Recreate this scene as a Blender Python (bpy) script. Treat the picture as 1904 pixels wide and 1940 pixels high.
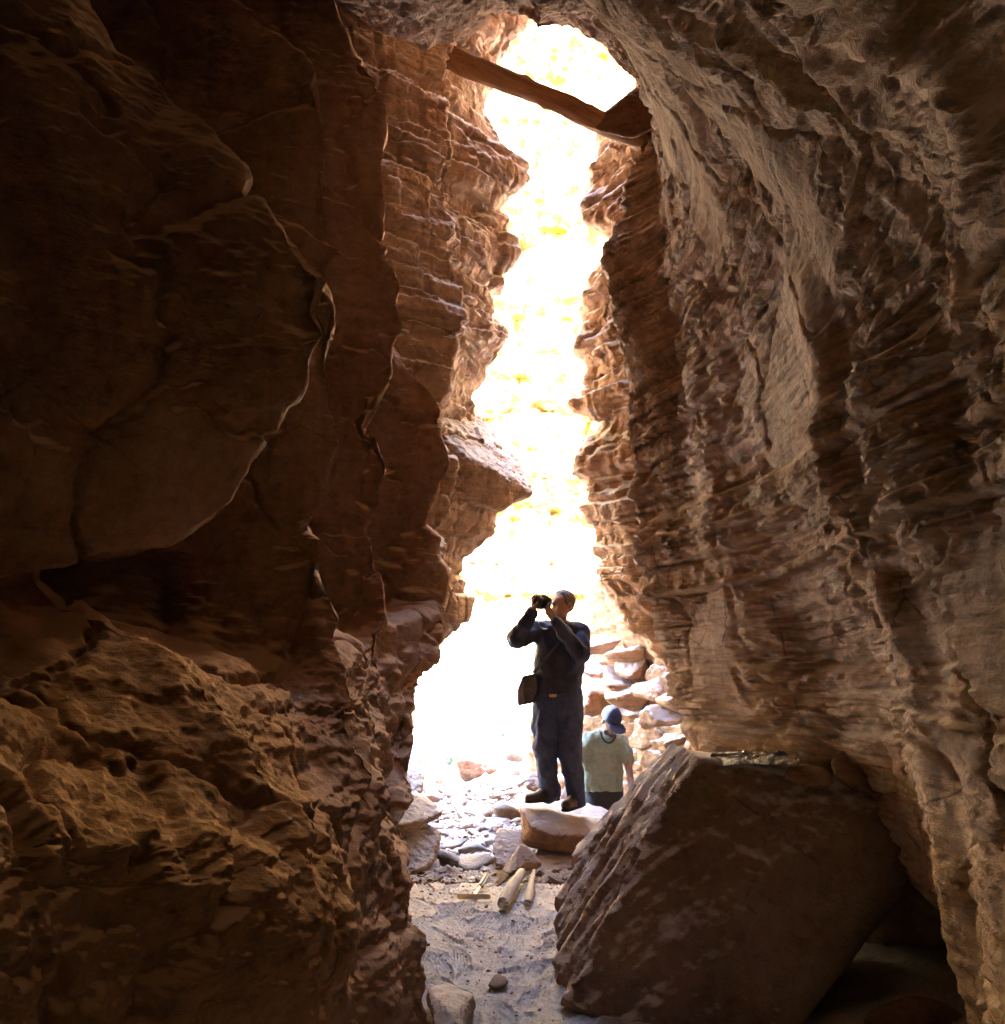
import bpy, bmesh, math, random
import numpy as np, time
_t0 = time.time()
from mathutils import Vector

random.seed(7)
RNG = np.random.default_rng(7)
R = math.radians
scene = bpy.context.scene
for o in list(bpy.data.objects):
    bpy.data.objects.remove(o)
C = scene.collection

# ------------------------------------------------------------------ camera, sky, sun, exposure
CAM_Z, PITCH, F, CU, CV = 1.6, R(8.2), 1876.0, 952.0, 970.0     # focal length and centre in units of a 1904 x 1940 frame
cam_d = bpy.data.cameras.new('camera')
cam = bpy.data.objects.new('view_camera', cam_d)
C.objects.link(cam)
cam.location = (0, 0, CAM_Z)
cam.rotation_euler = (R(90) + PITCH, 0, 0)
cam_d.sensor_fit = 'HORIZONTAL'
cam_d.sensor_width = 36
cam_d.lens = 36 * F / 1904
cam_d.clip_start = 0.05
cam_d.clip_end = 1000
scene.camera = cam

SUN_EL, SUN_AZ = R(48), R(10)          # the sun stands behind the cave, a little to the left; it lights the far canyon side
world = bpy.data.worlds.new('World')
scene.world = world
world.use_nodes = True
wn = world.node_tree
bg = wn.nodes['Background']
sky = wn.nodes.new('ShaderNodeTexSky')
sky.sky_type = 'NISHITA'
sky.sun_disc = False
sky.sun_elevation = SUN_EL
sky.sun_rotation = R(180) + SUN_AZ
sky.altitude = 1500
sky.dust_density = 0.6
wn.links.new(sky.outputs[0], bg.inputs[0])
bg.inputs[1].default_value = 0.13
sun_d = bpy.data.lights.new('sun', 'SUN')
sun_d.energy = 5.0
sun_d.angle = R(0.53)
sun_d.color = (1.0, 0.93, 0.82)
sun = bpy.data.objects.new('sun', sun_d)
C.objects.link(sun)
sdir = Vector((math.sin(SUN_AZ) * math.cos(SUN_EL), math.cos(SUN_AZ) * math.cos(SUN_EL), -math.sin(SUN_EL)))
sun.rotation_euler = sdir.to_track_quat('-Z', 'Y').to_euler()
sun.location = (-10, -30, 60)

scene.render.engine = 'CYCLES'
cy = scene.cycles
cy.use_denoising = True
try:
    cy.denoiser = 'OPENIMAGEDENOISE'
    cy.denoising_input_passes = 'RGB_ALBEDO_NORMAL'
    cy.denoising_prefilter = 'ACCURATE'
except Exception:
    pass
cy.use_adaptive_sampling = False
cy.max_bounces = 7
cy.diffuse_bounces = 6
cy.glossy_bounces = 3
cy.transmission_bounces = 4
cy.caustics_reflective = False
cy.caustics_refractive = False
cy.sample_clamp_indirect = 12
cy.use_guiding = False
vs = scene.view_settings
vs.view_transform = 'Standard'
vs.look = 'None'
vs.gamma = 1
vs.use_curve_mapping = False
vs.exposure = 6.65

# ------------------------------------------------------------------ numeric helpers
def W(u, v, Y):
    """world point at depth Y seen at frame position (u, v) of the 1904 x 1940 photograph"""
    u, v, Y = np.broadcast_arrays(np.asarray(u, float), np.asarray(v, float), np.asarray(Y, float))
    q = (CV - v) / F
    t = Y / (math.cos(PITCH) - math.sin(PITCH) * q)
    return np.stack([t * (u - CU) / F, Y, CAM_Z + t * (math.sin(PITCH) + math.cos(PITCH) * q)], -1)

def floor_Y(v, z=0.0):
    a = math.atan((v - CV) / F) - PITCH
    return (CAM_Z - z) / math.tan(a)

_perm = RNG.permutation(256).astype(np.int32)
_perm = np.concatenate([_perm, _perm, _perm])
_g = RNG.normal(size=(256, 3)).astype(np.float32)
_g /= np.linalg.norm(_g, axis=1, keepdims=True)

def perlin(p):
    p = np.asarray(p, np.float32)
    i = np.floor(p).astype(np.int32)
    f = p - i
    i &= 255
    w = f * f * f * (f * (f * 6 - 15) + 10)
    out = None
    px = (_perm[i[..., 0]], _perm[i[..., 0] + 1])
    res = np.zeros(p.shape[:-1], np.float32)
    for dx in (0, 1):
        wx = w[..., 0] if dx else 1 - w[..., 0]
        for dy in (0, 1):
            pxy = _perm[px[dx] + i[..., 1] + dy]
            wy = wx * (w[..., 1] if dy else 1 - w[..., 1])
            for dz in (0, 1):
                g = _g[_perm[pxy + i[..., 2] + dz]]
                d = g[..., 0] * (f[..., 0] - dx) + g[..., 1] * (f[..., 1] - dy) + g[..., 2] * (f[..., 2] - dz)
                res += d * wy * (w[..., 2] if dz else 1 - w[..., 2])
    return res * 1.5

def fbm(p, octv=4, gain=0.5, lac=2.03):
    p = np.asarray(p, np.float32)
    s = np.zeros(p.shape[:-1], np.float32)
    a = 1.0
    for k in range(octv):
        s += a * perlin(p + 17.3 * k)
        p = p * lac
        a *= gain
    return s

def ridged(p, octv=4, gain=0.5, lac=2.1):
    p = np.asarray(p, np.float32)
    s = np.zeros(p.shape[:-1], np.float32)
    a = 1.0
    for k in range(octv):
        s += a * (1 - np.abs(perlin(p + 31.7 * k)) * 2)
        p = p * lac
        a *= gain
    return s

_cr = RNG.random((4096, 4)).astype(np.float32)
def worley(p, jit=0.9, planar=False):
    """F1, F2 distance and a random number of the nearest cell"""
    p = np.asarray(p, np.float32)
    i = np.floor(p).astype(np.int32)
    f = p - i
    f1 = np.full(p.shape[:-1], 9.0, np.float32)
    f2 = f1.copy()
    cid = np.zeros_like(f1)
    for dx in (-1, 0, 1):
        for dy in (-1, 0, 1):
            for dz in (-1, 0, 1):
                h = _perm[(_perm[(_perm[(i[..., 0] + dx) & 255] + i[..., 1] + dy) & 255] + i[..., 2] + dz) & 255] * 13 + ((i[..., 0] + dx) & 3)
                r = _cr[h & 4095]
                ax, ay, az = dx + .5 + (r[..., 0] - .5) * jit - f[..., 0], dy + .5 + (r[..., 1] - .5) * jit - f[..., 1], dz + .5 + (r[..., 2] - .5) * jit - f[..., 2]
                d = (np.abs(ax + .3 * ay) + np.abs(ay - .4 * az) + np.abs(az + .35 * ax)) * 0.62 if planar else np.sqrt(ax * ax + ay * ay + az * az)
                near = d < f1
                f2 = np.where(near, f1, np.minimum(f2, d))
                cid = np.where(near, r[..., 3], cid)
                f1 = np.where(near, d, f1)
    return f1, f2, cid

def sstep(a, b, x):
    t = np.clip((x - a) / (b - a), 0, 1)
    return t * t * (3 - 2 * t)

def strata(P, thick=0.3, block=0.7, seed=0.0, tilt=0.0):
    """bedded rock: beds of uneven thickness stepping in and out, broken into blocks; about -1..1"""
    wob = 0.35 * perlin(P * 0.6 + seed) + 0.12 * perlin(P * 2.1 + seed)
    z = P[..., 2] + tilt * P[..., 1] + wob * 0.35
    q = z / thick
    q = q + 0.45 * np.sin(q * 1.7 + seed)
    k = np.floor(q)
    fr = q - k
    ki = k.astype(np.int32)
    along = (P[..., 1] * 1.0 + P[..., 0] * 0.7) / block
    out = np.zeros_like(q)
    def bed(kk):
        h0 = _cr[(kk * 7 + int(seed * 13)) & 4095]
        a = along * (0.6 + h0[..., 1]) + h0[..., 2] * 50
        a = a + 0.3 * perlin(P * 1.7 + seed + 9)
        c = np.floor(a)
        ca = a - c
        def blk(cc):
            return _cr[(cc.astype(np.int32) * 31 + kk * 17) & 4095][..., 0]
        e = sstep(0.85, 1.0, ca)
        b = blk(c) * (1 - e) + blk(c + 1) * e
        groove = -0.5 * np.exp(-((ca - .93) / .05) ** 2)
        return (h0[..., 0] - .5) * 1.2 + (b - .5) * 0.9 + groove * 0.6
    e = sstep(0.82, 1.0, fr)
    out = bed(ki) * (1 - e) + bed(ki + 1) * e
    out -= 0.5 * np.exp(-((fr - .9) / .06) ** 2)      # bedding joint
    return out.astype(np.float32)

from concurrent.futures import ThreadPoolExecutor
POOL = ThreadPoolExecutor(4)
def par(fn, P, step=1):
    """run a noise function over a grid of points in threads; step > 1 samples a coarser grid (for broad noises)"""
    P = np.asarray(P, np.float32)
    full = P.shape[:2]
    if step > 1:
        a = np.unique(np.concatenate([np.arange(0, full[0], step), [full[0] - 1]]))
        b = np.unique(np.concatenate([np.arange(0, full[1], step), [full[1] - 1]]))
        P = P[np.ix_(a, b)]
    r = np.concatenate(list(POOL.map(fn, np.array_split(P, 12))))
    if step > 1:
        r = resample_axis(resample_axis(r, a, np.arange(full[0])), b, np.arange(full[1]), 1)
    return r.astype(np.float32)

# ------------------------------------------------------------------ mesh helpers
def link(name, me, mat=None, parent=None):
    o = bpy.data.objects.new(name, me)
    C.objects.link(o)
    if mat is not None:
        me.materials.append(mat)
    if parent is not None:
        o.parent = parent
    return o

def mesh_from(name, V, faces, smooth=True):
    me = bpy.data.meshes.new(name)
    V = np.asarray(V, np.float32).reshape(-1, 3)
    faces = np.asarray(faces, np.int32)
    n, k = faces.shape
    me.vertices.add(len(V))
    me.vertices.foreach_set('co', V.ravel())
    me.loops.add(n * k)
    me.loops.foreach_set('vertex_index', faces.ravel())
    me.polygons.add(n)
    me.polygons.foreach_set('loop_start', np.arange(0, n * k, k, dtype=np.int32))
    me.polygons.foreach_set('loop_total', np.full(n, k, np.int32))
    me.polygons.foreach_set('use_smooth', np.full(n, smooth, bool))
    me.update(calc_edges=True)
    me.validate()
    return me

def grid_faces(a, b, flip=False):
    i = np.arange(a * b).reshape(a, b)
    q = np.stack([i[:-1, :-1], i[1:, :-1], i[1:, 1:], i[:-1, 1:]], -1).reshape(-1, 4)
    return q[:, ::-1] if flip else q

def grid_normals(P):
    du = np.gradient(P, axis=0)
    dv = np.gradient(P, axis=1)
    n = np.cross(du, dv)
    return n / (np.linalg.norm(n, axis=-1, keepdims=True) + 1e-9)

def tag(o, label=None, cat=None, group=None, kind=None):
    if label: o['label'] = label
    if cat: o['category'] = cat
    if group: o['group'] = group
    if kind: o['kind'] = kind
    return o

def resample_axis(A, x_old, x_new, axis=0):
    """linear interpolation of an array along one axis"""
    A = np.moveaxis(A, axis, 0)
    idx = np.clip(np.searchsorted(x_old, x_new) - 1, 0, len(x_old) - 2)
    t = (x_new - np.asarray(x_old)[idx]) / (np.asarray(x_old)[idx + 1] - np.asarray(x_old)[idx])
    t = t.reshape((-1,) + (1,) * (A.ndim - 1))
    return np.moveaxis(A[idx] * (1 - t) + A[idx + 1] * t, 0, axis)

def smooth_axis(A, k, axis):
    """small box blur, run twice, edges held"""
    if k < 1: return A
    A = np.moveaxis(A, axis, 0)
    for _ in range(2):
        pad = np.concatenate([np.repeat(A[:1], k, 0), A, np.repeat(A[-1:], k, 0)])
        cs = np.concatenate([np.zeros_like(pad[:1]), np.cumsum(pad, 0)])
        A = (cs[2 * k + 1:] - cs[:-2 * k - 1]) / (2 * k + 1)
    return np.moveaxis(A, 0, axis)

def loft(stations, nY, nK, kw=None, y_vis=(1.6, 99), kblur=0, yblur=0):
    """stations: list of (K,3) world curves with matching knots, ordered by depth"""
    S = np.stack(stations)                       # S,K,3
    seg = np.linalg.norm(np.diff(S, axis=0), axis=-1).mean(1)
    dist = np.linalg.norm(S - np.array([0, 0, CAM_Z]), axis=-1).min(1)
    wgt = seg / np.maximum(0.5 * (dist[:-1] + dist[1:]), 1.0)   # finer near the camera
    ym = 0.5 * (S[:-1, :, 1].mean(1) + S[1:, :, 1].mean(1))
    wgt = wgt * np.where((ym < y_vis[0]) | (ym > y_vis[1]), 0.1, 1.0)      # few rows where the photograph does not look
    sy = np.concatenate([[0], np.cumsum(wgt + 1e-4)])
    segk = np.linalg.norm(np.diff(S, axis=1), axis=-1).mean(0)
    if kw is not None: segk = segk * np.asarray(kw)
    sk = np.concatenate([[0], np.cumsum(segk + 1e-4)])
    A = resample_axis(S, sk, np.linspace(0, sk[-1], nK), 1)
    A = smooth_axis(A, kblur, 1)
    A = resample_axis(A, sy, np.linspace(0, sy[-1], nY), 0)
    A = smooth_axis(A, yblur, 0)
    return A

def surface_nets(fv, lo, h):
    """fv: signed field on a grid (negative inside); returns vertices and quads"""
    s = fv < 0
    nx, ny, nz = fv.shape
    cs = np.zeros((nx - 1, ny - 1, nz - 1), np.int8)
    for dx in (0, 1):
        for dy in (0, 1):
            for dz in (0, 1):
                cs += s[dx:nx - 1 + dx, dy:ny - 1 + dy, dz:nz - 1 + dz]
    act = (cs > 0) & (cs < 8)
    idx = np.full(act.shape, -1, np.int64)
    ii = np.argwhere(act)
    idx[act] = np.arange(len(ii))
    pos = np.zeros((len(ii), 3)); cnt = np.zeros(len(ii))
    corners = [(a, b, c) for a in (0, 1) for b in (0, 1) for c in (0, 1)]
    for a in corners:
        for ax in range(3):
            if a[ax]: continue
            b = list(a); b[ax] = 1
            va = fv[ii[:, 0] + a[0], ii[:, 1] + a[1], ii[:, 2] + a[2]]
            vb = fv[ii[:, 0] + b[0], ii[:, 1] + b[1], ii[:, 2] + b[2]]
            m = (va < 0) != (vb < 0)
            t = va / np.where(m, va - vb, 1)
            p = np.tile(np.array(a, float), (len(ii), 1))
            p[:, ax] = t
            pos[m] += p[m]; cnt[m] += 1
    V = (ii + pos / cnt[:, None]) * h + np.asarray(lo)
    quads = []
    for ax in range(3):
        o1, o2 = (ax + 1) % 3, (ax + 2) % 3
        sl0 = [slice(None)] * 3; sl1 = [slice(None)] * 3
        sl0[ax] = slice(0, -1); sl1[ax] = slice(1, None)
        sa, sb = s[tuple(sl0)], s[tuple(sl1)]
        e = np.argwhere(sa != sb)
        e = e[(e[:, o1] > 0) & (e[:, o2] > 0) & (e[:, o1] < fv.shape[o1] - 1) & (e[:, o2] < fv.shape[o2] - 1)]
        inside = s[e[:, 0], e[:, 1], e[:, 2]]
        def cell(d1, d2):
            c = e.copy(); c[:, o1] -= d1; c[:, o2] -= d2
            return idx[c[:, 0], c[:, 1], c[:, 2]]
        q = np.stack([cell(1, 1), cell(0, 1), cell(0, 0), cell(1, 0)], -1)
        q[~inside] = q[~inside][:, ::-1]
        quads.append(q)
    return V, np.concatenate(quads)

def vert_normals(V, Q):
    n = np.cross(V[Q[:, 2]] - V[Q[:, 0]], V[Q[:, 3]] - V[Q[:, 1]])
    N = np.zeros_like(V)
    for k in range(4):
        np.add.at(N, Q[:, k], n)
    return N / (np.linalg.norm(N, axis=1, keepdims=True) + 1e-9)

# ------------------------------------------------------------------ materials
def new_mat(name):
    m = bpy.data.materials.new(name)
    m.use_nodes = True
    nt = m.node_tree
    b = nt.nodes['Principled BSDF']
    b.inputs['Specular IOR Level'].default_value = 0.25
    return m, nt, b

def nd(nt, t, **kw):
    n = nt.nodes.new(t)
    for k, v in kw.items():
        if k in n.inputs.keys() if hasattr(n.inputs, 'keys') else False:
            n.inputs[k].default_value = v
        else:
            setattr(n, k, v)
    return n

def ramp(nt, fac, stops):
    r = nt.nodes.new('ShaderNodeValToRGB')
    e = r.color_ramp.elements
    while len(e) > 1: e.remove(e[-1])
    e[0].position = stops[0][0]; e[0].color = (*stops[0][1], 1)
    for p, c in stops[1:]:
        x = e.new(p); x.color = (*c, 1)
    nt.links.new(fac, r.inputs[0])
    return r.outputs[0]

def noise_tex(nt, vec, scale, detail=6, rough=0.6, dist=0.0):
    n = nt.nodes.new('ShaderNodeTexNoise')
    n.inputs['Scale'].default_value = scale
    n.inputs['Detail'].default_value = detail
    n.inputs['Roughness'].default_value = rough
    n.inputs['Distortion'].default_value = dist
    nt.links.new(vec, n.inputs['Vector'])
    return n.outputs['Fac']

def mixc(nt, fac, a, b, mode='MIX'):
    m = nt.nodes.new('ShaderNodeMix')
    m.data_type = 'RGBA'
    m.blend_type = mode
    def put(sock, v):
        if isinstance(v, bpy.types.NodeSocket): nt.links.new(v, sock)
        elif isinstance(v, (tuple, list)): sock.default_value = (*v, 1)
        else: sock.default_value = v
    put(m.inputs[0], fac); put(m.inputs[6], a); put(m.inputs[7], b)
    return m.outputs[2]

def vmap(nt, scale=(1, 1, 1), rot=(0, 0, 0), coord='Object'):
    tc = nt.nodes.new('ShaderNodeTexCoord')
    mp = nt.nodes.new('ShaderNodeMapping')
    mp.inputs['Scale'].default_value = scale
    mp.inputs['Rotation'].default_value = rot
    nt.links.new(tc.outputs[coord], mp.inputs[0])
    return mp.outputs[0]

def bump(nt, b, fac_list):
    prev = None
    for fac, dist, st in fac_list:
        n = nt.nodes.new('ShaderNodeBump')
        n.inputs['Strength'].default_value = st
        n.inputs['Distance'].default_value = dist
        nt.links.new(fac, n.inputs['Height'])
        if prev is not None: nt.links.new(prev, n.inputs['Normal'])
        prev = n.outputs[0]
    nt.links.new(prev, b.inputs['Normal'])

def rock_mat(name, dark, mid, light, scale=1.2, bands=0.35, dust=None, dust_light_amt=0.0, dust_light_at=0.72, dust_light_w=.26, dust_light_n=.7, bump_d=0.02, fine=14, rough=0.92, stain=None, crack=0.0, lam=0.0):
    m, nt, b = new_mat(name)
    v = vmap(nt)
    vb = vmap(nt, (0.35, 0.35, 3.2), (0.05, 0.08, 0))
    n1 = noise_tex(nt, v, scale, 5, 0.65)
    n2 = noise_tex(nt, vb, 1.8, 4, 0.6)
    n3 = noise_tex(nt, v, fine, 4, 0.8)
    c = ramp(nt, n1, [(0.3, dark), (0.5, mid), (0.68, light)] if 'canyon' not in name else [(0.44, dark), (0.54, mid), (0.68, light)])
    cb = ramp(nt, n2, [(0.35, dark), (0.52, mid), (0.65, light)])
    c = mixc(nt, bands, c, cb)
    sp = ramp(nt, n3, [(0.30, (0.5, 0.48, 0.46)), (0.45, (.9, .9, .9)), (0.62, (1.2, 1.2, 1.2))])
    c = mixc(nt, 0.75, c, sp, 'MULTIPLY')
    if lam:                                                        # thin laminae of the bedding
        nl_ = noise_tex(nt, vmap(nt, (0.8, 0.8, 16), (0.05, 0.07, 0)), 1.6, 4, 0.7)
        c = mixc(nt, lam, c, ramp(nt, nl_, [(0.36, (0.45, 0.42, 0.4)), (0.47, (.95, .95, .95)), (0.6, (1.2, 1.18, 1.15))]), 'MULTIPLY')
    if stain is not None:
        n4 = noise_tex(nt, vmap(nt, (1.2, 1.2, 0.35)), 1.1, 4, 0.65)
        c = mixc(nt, ramp(nt, n4, [(0.5, (0, 0, 0)), (0.66, (.7, .7, .7))]), c, stain)
    if crack:
        vo = nt.nodes.new('ShaderNodeTexVoronoi'); vo.feature = 'DISTANCE_TO_EDGE'
        vo.inputs['Scale'].default_value = 1.9
        wv = mixc(nt, 0.10, v, nt.nodes[n1.node.name].outputs['Color'])
        nt.links.new(wv, vo.inputs['Vector'])
        cm = ramp(nt, vo.outputs['Distance'], [(0.0, (.25, .22, .2)), (0.012, (.9, .9, .9)), (.02, (1, 1, 1))])
        ck = ramp(nt, n2, [(.50, (0, 0, 0)), (.60, (crack,) * 3)])
        c = mixc(nt, ck, c, cm, 'MULTIPLY')
    if dust is not None:  # dusting on up-facing sides, with the light they catch painted in
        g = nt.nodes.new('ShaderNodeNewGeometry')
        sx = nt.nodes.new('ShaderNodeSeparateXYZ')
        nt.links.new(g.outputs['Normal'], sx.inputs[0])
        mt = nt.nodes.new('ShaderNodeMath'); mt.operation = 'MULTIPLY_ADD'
        nt.links.new(n3, mt.inputs[0]); mt.inputs[1].default_value = dust_light_n
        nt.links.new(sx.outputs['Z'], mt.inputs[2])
        d = ramp(nt, mt.outputs[0], [(dust_light_at, (0, 0, 0)), (min(1.0, dust_light_at + dust_light_w), (dust_light_amt,) * 3)])
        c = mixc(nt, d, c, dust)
    nt.links.new(c, b.inputs['Base Color'])
    b.inputs['Roughness'].default_value = rough
    vb2 = vmap(nt, (1, 1, 2.2), (0.05, 0.08, 0))
    nl = noise_tex(nt, vb2, 9, 5, 0.7)
    bump(nt, b, [(nl, bump_d * 2.2, 0.9)])
    return m

M = {}
M['left'] = rock_mat('brown_sandstone', (0.19, 0.107, 0.065), (0.28, 0.165, 0.102), (0.35, 0.215, 0.14), 1.1, 0.2, dust=(0.60, 0.40, 0.25), dust_light_amt=0.95, dust_light_at=0.46, dust_light_w=.3, dust_light_n=.3, bump_d=0.010, crack=.35, lam=.15)  # dusty bank tops, coloured brighter to stand in for light
M['right'] = rock_mat('tan_bedded_sandstone', (0.31, 0.205, 0.135), (0.45, 0.32, 0.22), (0.54, 0.42, 0.31), 1.6, 0.4, bump_d=0.012, stain=(0.31, 0.19, 0.115), crack=.8, lam=.6, dust=(0.58, 0.50, 0.40), dust_light_amt=.6)
M['roof'] = rock_mat('rough_roof_sandstone', (0.16, 0.09, 0.055), (0.25, 0.15, 0.095), (0.32, 0.21, 0.14), 1.5, 0.3, bump_d=0.03)
M['outer'] = rock_mat('orange_bedded_sandstone', (0.20, 0.12, 0.075), (0.33, 0.215, 0.14), (0.41, 0.29, 0.20), 1.4, 0.5, dust=(0.68, 0.68, 0.68), dust_light_amt=0.92, dust_light_at=.64, bump_d=0.015, crack=.6, lam=.5)  # whitish dusty tops, part of the skylight painted in
M['outer_r'] = rock_mat('red_orange_bedded_sandstone', (0.22, 0.11, 0.055), (0.37, 0.20, 0.10), (0.43, 0.26, 0.15), 1.4, 0.5, dust=(0.68, 0.68, 0.69), dust_light_amt=0.95, dust_light_at=.60, bump_d=0.015, crack=.6, lam=.5)  # dusty tops whitened with painted skylight, also on the heaped blocks
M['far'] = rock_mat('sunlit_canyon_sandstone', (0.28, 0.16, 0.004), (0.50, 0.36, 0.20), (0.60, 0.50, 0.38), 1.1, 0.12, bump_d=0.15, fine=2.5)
M['rubble'] = rock_mat('dusty_rubble', (0.15, 0.085, 0.045), (0.25, 0.155, 0.09), (0.34, 0.24, 0.165), 2.6, 0.2, dust=(0.44, 0.43, 0.42), dust_light_amt=0.85, bump_d=0.02)
M['boulder'] = rock_mat('grey_tan_sandstone', (0.19, 0.13, 0.095), (0.275, 0.20, 0.15), (0.35, 0.27, 0.215), 1.4, 0.1, dust=(0.70, 0.65, 0.59), dust_light_amt=0.92, dust_light_at=0.52, dust_light_w=.14, dust_light_n=.22, bump_d=0.012, crack=.7)  # dusty flank, its colour lightened in place of missing light
M['dark_rock'] = rock_mat('dark_brown_rock', (0.19, 0.12, 0.08), (0.28, 0.19, 0.13), (0.36, 0.26, 0.19), 2.4, 0.3, bump_d=0.012, lam=.3)
M['redrock'] = rock_mat('red_brown_sandstone', (0.14, 0.075, 0.04), (0.25, 0.14, 0.08), (0.33, 0.20, 0.12), 2.5, 0.3, dust=(0.46, 0.43, 0.40), dust_light_amt=0.6, dust_light_at=.86, dust_light_w=.14, bump_d=0.014, lam=.4)
M['sand'] = rock_mat('pale_trampled_sand', (0.47, 0.455, 0.43), (0.56, 0.545, 0.52), (0.61, 0.595, 0.57), 3.0, 0.0, bump_d=0.006, fine=40, rough=1.0)

# ------------------------------------------------------------------ the cave: side walls
def uvs(Y, pts):
    a = np.array(pts, float)
    return W(a[:, 0], a[:, 1], Y)

def fill(P, n=61):
    """16 knots become 61, so that all curves of the left wall match"""
    return P if len(P) == n else resample_axis(P, np.linspace(0, 1, len(P)), np.linspace(0, 1, n), 0)

def uvd(Ytop, Ylow, pts):
    """like uvs, but the upper knots lie at depth Ytop and the foot at Ylow"""
    a = np.array(pts, float)
    k = np.arange(len(a))
    return fill(W(a[:, 0], a[:, 1], Ytop + (Ylow - Ytop) * sstep(.6, .933, k / (len(a) - 1))))

def xz(Y, pts):
    a = np.array(pts, float)
    return np.stack([a[:, 0], np.full(len(a), Y, float), a[:, 1]], -1)

near_l = lambda dx, lo=0.0: [(-1.6 - dx, 9), (-1.6 - dx, 5.2), (-1.55 - dx, 4.2), (-1.52 - dx, 3.4), (-1.5 - dx, 2.9), (-1.5 - dx, 2.5), (-1.5 - dx, 2.2), (-1.52 - dx, 1.95), (-1.55 - dx, 1.75), (-1.6 - dx, 1.6), (-1.45 - dx, 1.45), (-1.2 - lo, 1.3), (-1.0 - lo, 1.15), (-0.95 - lo, 1.0), (-0.95 - lo, 0.6), (-0.9 - lo, -0.6)]
SA = [(-200, -2500), (40, -300), (150, 20), (310, 150), (460, 330), (590, 500), (632, 640), (520, 830), (430, 990), (60, 1090), (300, 1220), (460, 1350), (590, 1575), (602, 1700), (590, 1940), (620, 2700)]
SB = [(200, -2500), (340, -300), (430, 0), (600, 130), (612, 420), (636, 560), (628, 700), (642, 850), (600, 965), (612, 1080), (640, 1250), (690, 1350), (705, 1540), (700, 1730), (710, 1930), (740, 2500)]
SC = [(400, -2500), (540, -300), (640, 30), (716, 165), (720, 440), (767, 620), (722, 780), (738, 900), (690, 990), (712, 1060), (738, 1180), (728, 1400), (762, 1590), (770, 1700), (812, 1850), (840, 2300)]
SD = [(380, -2500), (500, -300), (600, 30), (690, 165), (700, 440), (740, 620), (820, 745), (858, 890), (800, 1000), (852, 1090), (845, 1170), (780, 1310), (768, 1420), (742, 1500), (768, 1700), (790, 2200)]
def jag(S, seed, amp=11):
    S = np.array(S, float); r_ = np.random.default_rng(seed)
    out = []
    for k in range(len(S) - 1):
        out.append(S[k])
        for t in (.25, .5, .75):
            p = S[k] * (1 - t) + S[k + 1] * t
            big = 1 if 1 <= k <= 13 else 0
            out.append(p + r_.normal(0, amp * big, 2))
    out.append(S[-1])
    return [tuple(p) for p in out]
SA, SB, SC, SD = jag(SA, 1), jag(SB, 2), jag(SC, 3), jag(SD, 4)
def back(S, du, dl=None, k0=40):
    """the same outline drawn in towards the rock; the foot moves by dl"""
    return [(u + (du if k < k0 else (dl if dl is not None else du)), v) for k, (u, v) in enumerate(S)]
def blend(S, T, t, du, k0=40):
    """upper knots follow S shifted by du (hidden behind it), the foot lies between S and T"""
    return [(a[0] + du, a[1]) if k < k0 else (a[0] + (b[0] - a[0]) * t, a[1] + (b[1] - a[1]) * t) for k, (a, b) in enumerate(zip(S, T))]
left_st = [
    fill(xz(-5.5, near_l(1.2, .9))), fill(xz(-2, near_l(0.6, .5))), fill(xz(0.3, near_l(0.15, .1))), fill(xz(1.2, near_l(0))),
    uvd(2.0, 2.0, [(-900, -2500), (-600, -600), (-540, -200), (-500, 150), (-470, 420), (-450, 650), (-450, 850), (-470, 1030), (-500, 1150), (-480, 1240), (-300, 1330), (-160, 1450), (-60, 1570), (-40, 1660), (-50, 1940), (0, 3000)]),
    uvd(2.8, 2.55, [(-500, -2500), (-300, -600), (-160, -150), (-60, 160), (10, 400), (60, 620), (60, 850), (0, 1040), (-60, 1130), (-330, 1200), (-60, 1280), (170, 1420), (400, 1580), (420, 1670), (410, 1940), (450, 2900)]),
    uvd(3.34, 2.98, back(SA, -5, -2)), uvd(3.4, 3.05, SA), uvd(3.48, 3.1, back(SA, -110, 20)), uvd(4.46, 3.6, blend(SA, SB, .6, -50)),
    uvd(4.6, 3.85, SB), uvd(4.68, 4.0, back(SB, -45, 10)), uvd(5.8, 4.35, blend(SB, SC, .6, -18)),
    uvd(5.9, 4.55, SC), uvd(5.98, 4.75, back(SC, -50, -10)), uvd(6.5, 5.2, blend(SC, SD, .6, -20)),
    uvd(6.6, 5.4, SD), uvd(6.75, 5.7, back(SD, -50, -30)),
    uvd(7.6, 6.8, [(300, -2500), (400, -300), (470, 30), (500, 165), (500, 440), (500, 620), (540, 760), (590, 890), (600, 1000), (620, 1090), (640, 1170), (640, 1310), (640, 1420), (640, 1500), (650, 1700), (680, 2200)]),
]
A = loft(left_st, 650, 660, [.05] * 4 + [.12] * 4 + [1] * 48 + [.2] * 4, (1.7, 6.9), kblur=4, yblur=0)
N = grid_normals(A)
if N[..., 0].mean() < 0: N = -N
Pf = A.astype(np.float32)
V3 = lambda *a: np.array(a, np.float32)
def cracks(p, f=1.1, w=.045, dep=.035, seed=0.):
    a, b, _ = worley(p * V3(f, f, f * .75) + .16 * fbm(p * 3, 3)[..., None] + seed)
    return -dep * np.exp(-((b - a) / w) ** 2)
bankm = sstep(1.75, 1.5, A[..., 2] + par(lambda p: 0.1 * fbm(p * 1.2, 2), Pf, 6)) * sstep(1.0, 2.2, A[..., 1])
d = par(lambda p: 0.045 * (worley(p * V3(1, 1, .55) * 2.2 + 0.25 * fbm(p * 1.5, 2)[..., None] + 3)[0] - 0.5), Pf, 2)
d += par(lambda p: 0.05 * fbm(p * 1.1 + 5, 3), Pf, 5)
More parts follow.
